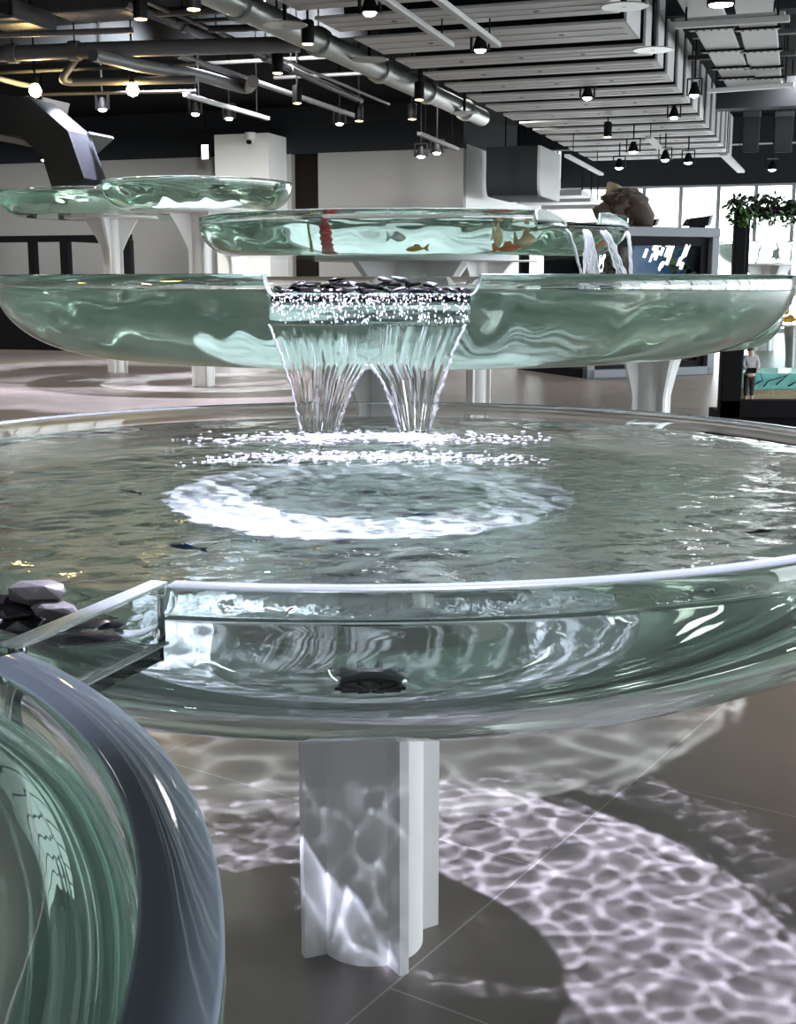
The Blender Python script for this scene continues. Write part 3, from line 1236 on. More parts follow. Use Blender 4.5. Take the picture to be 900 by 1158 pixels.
for x, y, dep, L, hd, mt, lab in [
        (470, 275, 5.32, .085, 2.9, M_GOLD, 'golden yellow fish low in the fish basin'),
        (572, 272, 5.42, .11, .15, M_ORANGE, 'orange fish with a pale tail in the fish basin'),
        (586, 258, 5.55, .085, .2, M_BEIGE, 'small beige fish above the orange one'),
        (556, 256, 5.5, .10, 1.2, M_BEIGE, 'beige fish in the middle right of the fish basin'),
        (563, 280, 5.5, .09, .6, M_BEIGE, 'pale fish under the beige one at the basin floor'),
        (673, 270, 5.75, .09, .4, M_ORANGE, 'orange fish behind the falling streams of the fish basin'),
        (450, 261, 5.35, .07, .1, M_WHITEF, 'silvery fish left of the golden one'),
        (655, 276, 5.7, .08, 2.8, M_ORANGE, 'reddish fish low at the right end of the fish basin')]:
    fish(px(x, y, depth=dep), L, (mt, mt), lab, hd, 'fish of the fish basin')
fish(px(790, 337, depth=4.0), .05, (M_ORANGE, M_ORANGE), 'small orange fish under the surface of the wide green basin', .2)
fish(px(735, 366, depth=3.9), .035, (M_DARKF, M_DARKF), 'tiny dark fish in the right half of the wide green basin', 1.0)
for x, y, L, hd, mt, lab in [(887, 331, .30, 3.0, M_GOLD, 'yellow goldfish at the top of the deep far basin'),
                             (889, 351, .34, 1.2, M_ORANGE, 'big orange goldfish in the deep far basin'),
                             (893, 361, .26, 2.8, M_GOLD, 'yellow goldfish below the orange one')]:
    fish(px(x, y, depth=18.25), L, (mt, mt), lab, hd, 'goldfish of the deep far basin')
# red banded ornament and a yellow stem standing in the fish basin
q = px(373, 276, depth=5.42)
o = thing('aquarium_ornament', 'red banded ornament standing in the fish basin', 'ornament', (q.x, q.y, Z3 - .155))
g = MB()
g.lathe((q.x, q.y, Z3 - .155), [(.034, 0), (.036, .01), (.026, .025)] + [(.022 + (.006 if k % 2 else 0), .025 + .009 * k) for k in range(10)] + [(.012, .118), (.0001, .12)], 20)
g.build('banded_stem', M_REDF, o, 'auto')
g = MB(); g.blob((q.x, q.y, Z3 - .148), .04, .04, .014, None, 5, 2, .2)
g.build('foot', M_REDF, o, True)
q = px(355, 276, depth=5.42)
o = MB(); o.tube([(q.x - .006, q.y, Z3 - .154), (q.x, q.y, Z3 - .10), (q.x - .004, q.y, Z3 - .045)], [.008, .006, .005], 8)
tag(o.build('plant_stem', plain('yellow_green_stem', (.45, .42, .08), .5), None, True), 'thin yellow green stem standing beside the red ornament', 'plant')

# ------------------------------------------------------------------ ceiling: panels, pipes, trays
ZP = 3.73
pr_u, pr_v = uv(px(725, 50, z=ZP))
pl_u, pl_v = uv(px(450, 70, z=ZP))
ordw = ['first', 'second', 'third', 'fourth', 'fifth', 'sixth', 'seventh', 'eighth', 'ninth', 'tenth', 'eleventh', 'twelfth', 'thirteenth', 'fourteenth', 'fifteenth', 'sixteenth', 'seventeenth', 'eighteenth']
u = 8.3
k = 0
while u < 26.5 and k < 18:
    wd_ = [.62, .62, .66, .64, .9, .6, .5, .64, .58, .62, .64, .55, .6, .64, .55, .6, .64, .55][k]
    t = thing('ceiling_panel', 'pale folded metal ceiling panel across the hall, %s of the row counted from the near end' % ordw[k], 'ceiling panel', tuple(P(u + wd_ / 2, (pl_v + pr_v) / 2, ZP)), 'pale ceiling panels')
    g = MB()
    g.ubox(u, u + wd_, pl_v, pr_v, ZP, ZP + .03, .006)
    for f in (.33, .66):
        g.ubox(u + wd_ * f - .01, u + wd_ * f + .01, pl_v + .05, pr_v - .05, ZP - .006, ZP + .002)
    g.build('bottom_sheet', M_PANEL, t)
    g = MB(); g.ubox(u, u + wd_, pr_v, pr_v + .03, ZP, ZP + .75, .005)
    g.build('side_sheet', M_PANEL, t)
    g = MB()
    g.ubox(u + wd_, u + wd_ + .05, pl_v + .05, pr_v - .02, ZP + .06, ZP + .34)
    g.build('dark_web', M_BEAM, t)
    g = MB()
    for f in (.25, .5, .75):
        q = P(u + wd_ * .5, pl_v + (pr_v - pl_v) * f, ZP - .004)
        g.lathe(q, [(.03, 0), (.03, .006), (.0001, .008)], 10)
    g.build('fixing_disc', M_DPIPE, t)
    u += wd_ + .40
    k += 1


def pipe(name, label, cat, pts, zp, dia, mat, group=None, collars=0, n=12):
    """pts: photo pixels of its axis, all on height zp (or own height as third value)"""
    ps = [px(a[0], a[1], z=(a[2] if len(a) > 2 else zp)) for a in pts]
    root = thing(name, label, cat, tuple((ps[0] + ps[-1]) / 2), group)
    g = MB()
    # rounded elbows
    out = [ps[0]]
    for i in range(1, len(ps) - 1):
        a = (ps[i - 1] - ps[i]); b = (ps[i + 1] - ps[i])
        d = min(a.length, b.length) * .4
        d = min(d, dia * 2.2)
        a = ps[i] + a.normalized() * d; b = ps[i] + b.normalized() * d
        for s in range(6):
            t = s / 5
            out.append(a * (1 - t) ** 2 + ps[i] * 2 * t * (1 - t) + b * t * t)
    out.append(ps[-1])
    g.tube(out, dia / 2, n)
    g.build('pipe_run', mat, root, 'auto')
    if collars:
        for j in range(collars):
            t = (j + .5) / collars
            seg = ps[0].lerp(ps[1], t)
            d = (ps[1] - ps[0]).normalized()
            g = MB(); g.lathe(seg - d * .06, [(dia * .5, 0), (dia * .62, .005), (dia * .62, .115), (dia * .5, .12)], 14, d)
            o = g.build('collar', mat, root, 'auto')
            g = MB(); g.tube([seg, seg + Z * (Z_C - seg.z)], .008, 6)
            g.build('hanger_rod', M_BLACK, root)
    return root


pipe('round_duct', 'big galvanised round duct running along the left edge of the pale ceiling panels', 'duct', [(215, -20), (545, 133)], 3.78, .25, M_SILV, None, 5, 20)
pipe('ceiling_pipe', 'thick dark pipe crossing the ceiling at the upper left, ending at the galvanised duct', 'pipe', [(-20, 62), (120, 56), (338, 50)], 3.72, .165, M_PIPE, 'ceiling pipes', 2)
pipe('ceiling_pipe', 'grey pipe with a bent end slanting below the thick crossing pipe', 'pipe', [(105, 62), (165, 76), (222, 84), (280, 101), (286, 92)], 3.6, .14, M_PIPE, 'ceiling pipes', 0)
pipe('ceiling_pipe', 'thin straight pipe slanting down over the upper left, near the warm lamps', 'pipe', [(120, -18), (276, 49)], 3.95, .045, M_PIPE, 'ceiling pipes')
pipe('ceiling_pipe', 'medium slanting pipe with sleeves left of the galvanised duct', 'pipe', [(140, 2), (262, 52)], 4.0, .11, M_DPIPE, 'ceiling pipes', 3)
pipe('ceiling_pipe', 'long slanting pipe reaching down toward the white floodlight left of the grey room', 'pipe', [(200, 62), (340, 110), (404, 132)], 3.7, .07, M_PIPE, 'ceiling pipes', 0)
pipe('ceiling_pipe', 'slanting pipe with joints below the middle of the galvanised duct', 'pipe', [(285, 58), (342, 84), (408, 114)], 3.85, .085, M_DPIPE, 'ceiling pipes', 2)
pipe('ceiling_pipe', 'thin pipe slanting between the galvanised duct and the jointed pipe', 'pipe', [(298, 58), (440, 118)], 3.75, .035, M_PIPE, 'ceiling pipes')
pipe('ceiling_pipe', 'low crossing pipe with an upturned elbow near the two bright warm lamps', 'pipe', [(86, 66, 3.75), (69, 91, 3.5), (80, 93, 3.5), (222, 90, 3.5)], 3.5, .085, M_PIPE, 'ceiling pipes')
pipe('ceiling_pipe', 'thin crossing pipe just above the bright warm lamps', 'pipe', [(-10, 82), (222, 72)], 3.65, .05, M_DPIPE, 'ceiling pipes')
pipe('ceiling_pipe', 'thin crossing pipe behind the bright warm lamps', 'pipe', [(40, 107), (222, 103)], 3.5, .04, M_DPIPE, 'ceiling pipes')
pipe('ceiling_pipe', 'slim crossing conduit high on the upper left, from edge to sleeve pipe', 'pipe', [(-10, 40), (150, 34)], 3.8, .06, M_PIPE, 'ceiling pipes')
pipe('ceiling_pipe', 'short stub of pipe at the far left edge beside a bright warm lamp', 'pipe', [(-12, 86), (22, 95), (34, 97)], 3.5, .06, M_PIPE, 'ceiling pipes')
pipe('ceiling_pipe', 'crossing pipe left of the galvanised duct, topmost in view', 'pipe', [(178, 14), (276, 9)], 3.95, .09, M_DPIPE, 'ceiling pipes')
pipe('ceiling_pipe', 'crossing conduit behind the galvanised duct, below the topmost crossing pipe', 'pipe', [(200, 25), (280, 20)], 3.95, .04, M_DPIPE, 'ceiling pipes')
pipe('ceiling_pipe', 'crossing pipe meeting the galvanised duct at its hanger plate', 'pipe', [(236, 33), (318, 30)], 3.92, .075, M_DPIPE, 'ceiling pipes')
pipe('ceiling_pipe', 'long dark crossing pipe over the bulkhead left of the pale panels', 'pipe', [(190, 74), (420, 62)], 4.05, .05, M_DPIPE, 'ceiling pipes')
pipe('ceiling_pipe', 'thin dark pipe in front of the slate bulkhead', 'pipe', [(310, 88), (470, 80)], 4.0, .05, M_DPIPE, 'ceiling pipes')
for lab, pts, zz, wd_ in [('pale lighting track slanting toward the white pillar', [(209, 107), (303, 134)], 3.45, .06),
                          ('pale rail under the pale panels, left of the two', [(428, -6), (510, 51)], 3.55, .07),
                          ('pale rail under the pale panels, right of the two', [(488, -6), (563, 51)], 3.55, .07),
                          ('short dark rail above the grey room, dropping from a rod', [(474, 151), (517, 169)], 3.3, .07),
                          ('pale short rail above the driftwood, far end of the panels', [(641, 176), (680, 197)], 3.35, .09),
                          ('pale strip hanging over the window wall, nearest the panels', [(733, 155), (748, 170)], 3.5, .10),
                          ('pale strip hanging over the middle of the window wall', [(818, 174), (838, 194)], 3.4, .14)]:
    a, b = px(*pts[0], z=zz), px(*pts[1], z=zz)
    t = thing('ceiling_rail', lab, 'rail', tuple((a + b) / 2), 'ceiling rails')
    g = MB(); g.bar(a, b, wd_, .05, bev=.008)
    g.build('channel', M_PIPE if 'dark' in lab else M_PANEL, t)
    for f in (.15, .85):
        q = a.lerp(b, f)
        g = MB(); g.tube([q, q + Z * (Z_C - q.z)], .008, 6)
        g.build('hanger_rod', M_BLACK, t)
# hanger plates
for x, y, zz, lab in [(322, 29, 3.62, 'round hanger plate on a rod in front of the galvanised duct'), (706, 8, 3.66, 'round plate on a rod at the near corner of the pale panels'),
                      (738, 57, 3.64, 'round plate on a rod beside the pale panel edge, lower of the two'), (418, 68, 3.7, 'round hanger plate under the middle of the galvanised duct'),
                      (525, 128, 3.66, 'hanger plate at the far end of the galvanised duct')]:
    q = px(x, y, z=zz)
    t = thing('hanger_plate', lab, 'hanger', tuple(q), 'ceiling hanger plates')
    g = MB(); g.lathe(q, [(.20, 0), (.21, .008), (.05, .03), (.0001, .032)], 24)
    g.build('plate', M_SILV, t, 'auto')
    g = MB(); g.tube([q, (q.x, q.y, Z_C)], .02, 8)
    g.build('rod', M_BLACK, t, True)
# flat fabric ducts on the right with their straps
for (xa, ya), (xb, yb), lab in [((783, -15), (838, 96), 'pale flat air strip on the right of the ceiling, left of the pair'), ((850, -15), (868, 96), 'pale flat air strip on the right of the ceiling, right of the pair')]:
    a, b = px(xa, ya, z=4.1), px(xb, yb, z=4.1)
    t = thing('air_strip', lab, 'duct', tuple((a + b) / 2), 'pale air strips')
    g = MB()
    d = (b - a).normalized(); sd = d.cross(Z)
    g.frame_box((a + b) / 2, d, sd, Z, (b - a).length, .40, .05, .015)
    g.build('strip', M_PANEL, t)
    for f in (.3, .52, .72, .86):
        q = a.lerp(b, f) - Z * .035
        g = MB()
        g.frame_box(q, V, U, Z, .50, .10, .03)
        s_ = g.build('strap', M_BLACK, t)
        g = MB()
        for k in range(6):
            g.frame_box(q + V * (-.2 + .08 * k) - Z * .017, V, U, Z, .05, .05, .006)
        g.build('strap_slots', M_PANEL, s_)
for (xa, ya), (xb, yb), zz, wd_, mt, lab in [((763, 29), (893, 21), 3.9, .10, M_PANEL, 'pale double bar crossing under the two air strips'), ((763, 25), (888, 16), 3.95, .06, M_PANEL, 'thin pale bar just above the double bar'),
                                            ((800, 103), (898, 96), 3.95, .09, M_WHITE, 'bright white bar at the far ends of the air strips'),
                                            ((783, 41), (900, 35), 4.25, .12, M_DPIPE, 'dark crossing bar behind the first straps of the air strips'), ((770, 66), (900, 60), 4.25, .10, M_DPIPE, 'dark crossing bar behind the later straps of the air strips')]:
    a, b = px(xa, ya, z=zz), px(xb, yb, z=zz)
    t = thing('ceiling_bar', lab, 'bar', tuple((a + b) / 2), 'ceiling bars')
    g = MB(); g.bar(a, b, wd_, .06, bev=.01)
    g.build('bar', mt, t)
    for f in (.1, .9):
        q = a.lerp(b, f)
        g = MB(); g.tube([q, q + Z * (Z_C - q.z)], .01, 6)
        g.build('hanger_rod', M_BLACK, t)
for x0, x1, lab in [(832, 850, 'dark vertical panel hanging before the windows, left of the two'), (867, 887, 'dark vertical panel hanging before the windows, right of the two')]:
    uu = 21.5
    a, b = on_u(x0, 126, uu), on_u(x1, 172, uu)
    va, vb = v_at(x0, uu), v_at(x1, uu)
    t = thing('hanging_panel', lab, 'panel', tuple(P(uu, (va + vb) / 2, b.z)), 'dark hanging panels')
    g = MB(); g.ubox(uu, uu + .06, va, vb, b.z, a.z, .01)
    g.build('board', M_BEAM, t)
    g = MB(); g.ubox(uu - .01, uu + .07, va - .01, vb + .01, a.z - .09, a.z, .01)
    g.build('top_rail', M_DPIPE, t)
    for f in (.2, .8):
        g = MB(); q = P(uu + .03, va + (vb - va) * f, a.z); g.tube([q, (q.x, q.y, Z_C)], .01, 6); g.build('hanger_rod', M_BLACK, t)
# dark hood against the white room
uu = U_BACK - .3
hb, ht = on_u(560, 222, uu).z, on_u(560, 166, uu).z
va, vb = v_at(548, uu), v_at(605, uu)
hood = thing('ceiling_hood', 'black curved hood hanging against the white room, right of the grey wall', 'hood', tuple(P(uu, (va + vb) / 2, hb)))
pol = [(0, ht - hb), (0, .25), (.04, .1), (.12, .02), (.25, 0), (1.9, 0), (1.9, ht - hb)]
g = MB(); g.prism(pol, U, Z, P(uu, va, hb), V * (vb - va))
g.build('hood_body', M_BEAM, hood, 'auto')
g = MB(); g.prism(pol, U, Z, P(uu, vb, hb), V * .05)
g.build('end_plate', M_PANEL, hood)
g = MB()
for f in (.15, .85):
    g = MB(); q = P(uu + .9, va + (vb - va) * f, ht); g.tube([q, (q.x, q.y, Z_C)], .015, 6); g.build('hanger_rod', M_BLACK, hood)
# stepped pale ledges under the panels at the far end of the hall
for i, (x0, x1, y, uu) in enumerate([(560, 655, 223, 27.0), (580, 665, 230, 28.5), (610, 672, 237, 30.0)]):
    z0 = on_u(x0, y, uu).z
    t = thing('ceiling_ledge', 'pale low ledge beside the white room, %s of three from the near end' % ordw[i], 'ledge', tuple(P(uu, v_at(x0, uu), z0)), 'pale ledges')
    g = MB(); g.ubox(uu, uu + 1.0, max(vc + .02, v_at(x0, uu)), v_at(x1, uu), z0, z0 + .12, .01); g.build('ledge_board', M_PANEL, t)
    g = MB()
    for f in (.2, .95):
        g = MB(); q = P(uu + .5, max(vc + .1, v_at(x0, uu)) * (1 - f) + v_at(x1, uu) * f, z0 + .1); g.tube([q, (q.x, q.y, Z_C)], .02, 6); g.build('hanger_rod', M_BLACK, t)
# boxy duct at the left
sk = [px(-30, 128, depth=18), px(58, 138, depth=18), px(98, 168, depth=18), px(125, 215, depth=18.2)]
t = thing('box_duct', 'dark square duct bending down at the far left below a warm lamp', 'duct', tuple(sk[1]))
def ribbon(pts, wd):
    up, lo = [], []
    for i, q in enumerate(pts):
        t_ = ((pts[min(i + 1, len(pts) - 1)] - pts[max(i - 1, 0)])).normalized()
        nn = Vector((-t_.y, t_.x))
        up.append(tuple(q + nn * wd / 2)); lo.append(tuple(q - nn * wd / 2))
    return up + lo[::-1]


dpl = [Vector(((q - sk[0]).dot(V), q.z - sk[0].z)) for q in sk]
g = MB()
pol_ = ribbon(dpl, .52)
n_ = len(dpl)
for i in range(n_ - 1):
    quad = [pol_[i], pol_[i + 1], pol_[2 * n_ - 2 - i], pol_[2 * n_ - 1 - i]]
    g.prism(quad, V, Z, sk[0] - U * .28, U * .56)
g.build('duct_run', M_BEAM, t)
for i in (1, 2):
    g = MB(); g.frame_box(sk[i], (V * (dpl[i + 1] - dpl[i - 1]).x + Z * (dpl[i + 1] - dpl[i - 1]).y).normalized(), U, (Z * (dpl[i + 1] - dpl[i - 1]).x - V * (dpl[i + 1] - dpl[i - 1]).y).normalized(), .04, .62, .60)
    g.build('joint_flange', M_DPIPE, t)
g = MB()
gr_ = px(16, 123, depth=17.6)
for i in range(3):
    g.frame_box(gr_ + Z * (-.14 + .14 * i), V, U, Z, .46, .03, .03)
for i in range(3):
    g.frame_box(gr_ + V * (-.21 + .21 * i), V, U, Z, .03, .03, .32)
g.build('vent_grille', M_DPIPE, t)
q1, q2 = px(-20, 152, depth=17.5), px(85, 172, depth=17.5)
g = MB(); g.bar(q1, q2, .1, .08, bev=.01)
t = thing('ceiling_rail', 'grey rail in front of the bending square duct at the far left', 'rail', tuple((q1 + q2) / 2), 'ceiling rails')
g.build('channel', M_PIPE, t)
for x0, x1, y0, y1, zz, lab in [(72, 152, 19, 14, 3.95, 'dark shallow ceiling tray, upper left'), (-10, 40, 20, 36, 3.9, 'dark ceiling tray at the top left corner')]:
    a, b = px(x0, y0, z=zz), px(x1, y1, z=zz)
    t = thing('ceiling_tray', lab, 'tray', tuple((a + b) / 2), 'dark ceiling trays')
    g = MB(); g.bar(a, b, .5, .03, bev=.005); g.build('tray_floor', M_PIPE, t)
    for sg in (-1, 1):
        g = MB(); sdv = (b - a).normalized().cross(Z) * (.25 * sg); g.bar(a + sdv + Z * .08, b + sdv + Z * .08, .02, .16); g.build('tray_side', M_DPIPE, t)
    g = MB()
    for f in (.1, .9):
        g = MB(); q = a.lerp(b, f); g.tube([q, (q.x, q.y, Z_C)], .01, 6); g.build('hanger_rod', M_BLACK, t)

# ------------------------------------------------------------------ ceiling lamps
M_WARM = emitter('warm_lamp_lens', (1.0, 0.72, 0.28), 14)
M_WARM2 = emitter('bright_warm_lamp', (1.0, 0.70, 0.25), 60)
M_COOL = emitter('white_lamp_lens', (0.95, 0.98, 1.0), 18)


def can_lamp(x, y, zz, r_, mat, label, L=.22):
    q = px(x, y, z=zz)
    t = thing('ceiling_lamp', label, 'lamp', tuple(q), 'ceiling can lamps')
    g = MB(); g.lathe(q, [(r_ * .82, .012), (r_, 0), (r_, L * .9), (r_ * .8, L), (.0001, L)], 18); g.build('can', M_BLACK, t, 'auto')
    g = MB(); g.lathe(q, [(.0001, -.004), (r_ * .8, -.002), (r_ * .86, .012), (.0001, .014)], 18); g.build('lens', mat, t, 'auto')
    g = MB(); g.tube([q + Z * L, (q.x, q.y, Z_C)], .012, 6); g.build('stem', M_BLACK, t)


def flood(x, y, zz, r_, label, sc=1.0):
    q = px(x, y, z=zz)
    t = thing('flood_light', label, 'lamp', tuple(q), 'white floodlights')
    g = MB()
    g.lathe(q + U * 0, [(r_ * .9, .02), (r_ * 1.25, 0), (r_ * 1.25, .02), (r_ * .8, .10), (r_ * .5, .16), (.0001, .165)], 18)
    g.build('shade', M_BLACK, t, 'auto')
    g = MB(); g.lathe(q, [(.0001, -.03), (r_ * .6, -.022), (r_ * .95, .0), (r_ * .9, .02), (.0001, .03)], 18); g.build('lens', M_COOL, t, 'auto')
    g = MB()
    for sg in (-1, 1):
        g.frame_box(q + V * (sg * r_ * 1.5) + Z * .1, V, U, Z, .015, .05, .2)
    g.frame_box(q + Z * .2, V, U, Z, r_ * 3.1, .05, .015)
    g.tube([q + Z * .2, (q.x, q.y, Z_C)], .012, 6)
    g.build('bracket', M_BLACK, t)


for x, y, lab in [(159, 22, 'warm can lamp at the upper left beside the slanting thin pipe'), (219, 11, 'warm can lamp above the thick crossing pipe, topmost of the can lamps'), (348, 50, 'warm can lamp hanging over the galvanised duct near its upper end'),
                  (314, 83, 'small warm can lamp below the thick crossing pipe end'), (474, 113, 'warm can lamp beside the galvanised duct, upper of a pair'), (466, 135, 'warm can lamp beside the galvanised duct, lower of a pair'),
                  (406, 137, 'warm can lamp at the end of the long slanting pipe'), (687, 155, 'warm can lamp below the far pale panels')]:
    can_lamp(x, y, 3.55 if y < 150 else 3.45, .062, M_WARM, lab)
can_lamp(815, 6, 3.85, .13, M_COOL, 'white can lamp between the two air strips at the top', .35)
can_lamp(336, 117, 3.5, .06, M_WARM, 'tiny warm lamp right of the long slanting pipe')
for x, y, lab in [(418, 15, 'white floodlight with black bracket at the top, under the pale panels'), (543, 57, 'white floodlight with black bracket at the end of the pale rails'), (116, 124, 'white floodlight between the two bright warm lamps'), (221, 129, 'white floodlight under the near end of the lighting track'),
                  (259, 134, 'small white floodlight in the middle of the lighting track'), (384, 140, 'white floodlight left of the grey room, beside a warm can lamp'), (51, 181, 'small white floodlight low at the far left'), (494, 173, 'white floodlight above the grey room, right of its twin'), (476, 177, 'dim floodlight above the grey room, left of its twin'),
                  (664, 111, 'slim white floodlight in the middle of the pale panels'), (762, 133, 'small white floodlight at the right end of the panels'), (716, 172, 'white floodlight over the windows, nearest the panels'), (752, 181, 'white floodlight over the windows, beside a hanging strip'),
                  (778, 184, 'white floodlight over the middle of the windows'), (873, 192, 'white floodlight over the right part of the windows'), (785, 108, 'black boxed floodlight with a white underside right of the panels'), (700, 190, 'white floodlight just above the driftwood')]:
    flood(x, y, 3.6 if y < 150 else 3.3, .062 if y < 100 else (.06 if y < 150 else .07), lab)
# two bare bright warm lamps
for x, y, lab in [(40, 103, 'bright glowing warm lamp at the far left'), (150, 102, 'bright glowing warm lamp above the flared basins, right of its twin')]:
    q = px(x, y, z=3.4)
    t = thing('glowing_lamp', lab, 'lamp', tuple(q), 'bright warm lamps')
    g = MB(); g.lathe(q, [(.0001, -.07), (.05, -.05), (.07, 0), (.05, .05), (.03, .08), (.0001, .085)], 18); g.build('bulb', M_WARM2, t, True)
    g = MB(); g.lathe(q, [(.03, .07), (.04, .08), (.04, .16), (.0001, .165)], 14); g.build('socket', M_BLACK, t, 'auto')
    g = MB(); g.tube([q + Z * .15, (q.x, q.y, Z_C)], .01, 6); g.build('cord', M_BLACK, t)
    lamp('warm_bulb_light', 'POINT', (q.x, q.y, q.z - .12), 14, (1.0, .7, .3), None, .05)
# lit sign
q = on_u(233, 172, 23.0)
t = thing('lit_sign', 'small glowing white sign on the dark bulkhead left of the white pillar', 'sign', tuple(q))
g = MB(); g.frame_box(q, V, U, Z, .17, .08, .30, .01); g.build('sign_case', M_BLACK, t)
g = MB(); g.frame_box(q - U * .042, V, U, Z, .14, .01, .27); g.build('sign_face', emitter('sign_face', (.95, 1, .96), 5), t)
g = MB(); g.tube([q + Z * .14, (q.x, q.y, Z_C)], .012, 6); g.build('drop_rod', M_BLACK, t)
# camera dome on the pillar
q = on_u(283, 156, 23.0)
t = thing('wall_camera', 'small white round camera at the top of the white pillar', 'camera', tuple(q))
g = MB(); g.lathe(q + Z * -.12, [(.0001, 0), (.07, .02), (.10, .09), (.11, .1), (.11, .22), (.0001, .23)], 20); g.build('housing', M_WHITE, t, 'auto')
g = MB(); g.blob(q - U * .06 - Z * .08, .06, .06, .05, None, 1, 2, 0); g.build('dome', M_BLACK, t, True)
g = MB(); g.frame_box(q + U * .12 + Z * .03, U, V, Z, .2, .08, .08); g.build('arm', M_WHITE, t)

# ------------------------------------------------------------------ grey framed aquarium with driftwood
M_FRAME = plain('blue_grey_frame', (0.13, 0.15, 0.17), 0.45)
M_WOOD = plain('dark_driftwood', (0.055, 0.04, 0.03), 0.75, var=.5, scale=9, bump=.8)
M_TANKG = glass('tank_glass', 1.05, (.93, .96, .96))
M_PLANT = plain('dark_green_plant', (0.03, 0.06, 0.025), 0.6, var=.4, scale=12)
M_LEAF = plain('leaf_green', (0.06, 0.14, 0.035), 0.45, var=.5, scale=8)
M_LEAFD = plain('leaf_dark_green', (0.012, 0.022, 0.010), 0.5, var=.5, scale=8)


def tank_backdrop():
    m, nt, N, L = new_mat('blue_lit_backdrop')
    b = N['Principled BSDF']
    b.inputs['Base Color'].default_value = (.02, .05, .10, 1)
    tc = N.new('ShaderNodeTexCoord')
    nz = N.new('ShaderNodeTexNoise')
    nz.inputs['Scale'].default_value = 1.6
    L.new(tc.outputs['Object'], nz.inputs['Vector'])
    rp = N.new('ShaderNodeValToRGB')
    rp.color_ramp.elements[0].color = (.004, .02, .05, 1)
    rp.color_ramp.elements[1].color = (.02, .12, .30, 1)
    L.new(nz.outputs['Fac'], rp.inputs[0])
    L.new(rp.outputs[0], b.inputs['Emission Color'])
    b.inputs['Emission Strength'].default_value = .2
    return m


ta = px(661, 428, z=0)
tb = px(804, 423, z=0)
E1 = (tb - ta).normalized()
E2 = Vector((-E1.y, E1.x, 0))
TW = (tb - ta).length
TD = 1.9
tz = px(804, 258, depth=tb.y).z


def T(a, b, z):
    return ta + E1 * a + E2 * b + Z * z


tk = thing('display_aquarium', 'large grey framed display aquarium with blue glow, before the bright windows', 'aquarium', tuple(T(TW / 2, TD / 2, 0)))
for a in (0, TW):
    for b in (0, TD):
        g = MB(); g.frame_box(T(a + (.06 if a == 0 else -.06), b, tz / 2), E1, E2, Z, .12, .12, tz, .008); g.build('corner_post', M_FRAME if b == 0 else M_BLACK, tk)
for b in (0, TD):
    g = MB(); g.frame_box(T(TW / 2, b, tz - .065), E1, E2, Z, TW, .14, .13, .008); g.build('top_beam', M_FRAME, tk)
    g = MB(); g.frame_box(T(TW / 2, b, .06), E1, E2, Z, TW, .12, .12, .008); g.build('base_rail', M_FRAME if b == 0 else M_BLACK, tk)
for a in (.06, TW - .06):
    g = MB(); g.frame_box(T(a, TD / 2, tz - .065), E1, E2, Z, .12, TD - .14, .13, .008); g.build('top_beam', M_FRAME, tk)
    g = MB(); g.frame_box(T(a, TD / 2, .06), E1, E2, Z, .12, TD - .12, .12, .008); g.build('base_rail', M_BLACK, tk)
g = MB(); g.frame_box(T(TW / 2 + .45, TD / 2, tz - .02), E1, E2, Z, TW - .95, TD - .05, .04, .005); g.build('roof_sheet', M_FRAME, tk)
g = MB()
for (a0, a1, z0, z1) in [(.12, TW - .12, tz - .25, tz - .13), (.12, .2, .12, tz - .25), (TW - .24, TW - .12, .12, tz - .25), (.12, TW - .12, .12, .2)]:
    g.frame_box(T((a0 + a1) / 2, .06, (z0 + z1) / 2), E1, E2, Z, a1 - a0, .05, z1 - z0)
g.build('inner_frame', M_BLACK, tk)
g = MB(); g.frame_box(T(TW / 2 + .42, .52, tz / 2), E1, E2, Z, TW - .9, .04, tz - .3); g.build('backdrop', tank_backdrop(), tk)
g = MB(); g.frame_box(T(TW / 2, .10, tz / 2), E1, E2, Z, TW - .3, .012, tz - .4); g.build('front_pane', M_TANKG, tk)
g = MB(); g.frame_box(T(.1, TD / 2, tz / 2), E1, E2, Z, .012, TD - .3, tz - .4); g.build('side_pane', M_TANKG, tk)
g = MB(); g.frame_box(T(TW / 2, TD / 2, .17), E1, E2, Z, TW - .26, TD - .3, .10); g.build('gravel_bed', plain('gravel', (.10, .08, .06), .9, var=.6, scale=60, bump=.6), tk)
g = MB(); g.frame_box(T(TW - .13, .32, tz / 2), E1, E2, Z, .03, .4, tz - .3); g.build('side_board', M_BLACK, tk)
g = MB(); g.frame_box(T(.46, 1.2, tz / 2), E1, E2, Z, .9, .04, tz - .3); g.build('rear_board', M_BLACK, tk)
# slanting light rods inside
M_ROD = emitter('glowing_rod', (1.0, .93, .88), 2.2)
M_RODO = emitter('glowing_peach_rod', (1.0, .66, .45), 1.4)
r = random.Random(17)
for i in range(22):
    x = r.uniform(727, 777)
    y = r.uniform(272, 306)
    L_r = r.uniform(.05, .16) * (2 if r.random() < .3 else 1)
    q = px(x, y, depth=ta.y + .62 + r.uniform(-.08, .08))
    d = (E1 * .42 + Z).normalized()
    a = MB(); a.tube([q, q + d * L_r], .012 if r.random() < .7 else .02, 8)
    o = a.build('light_rod', M_RODO if r.random() < .3 else M_ROD, tk, True)


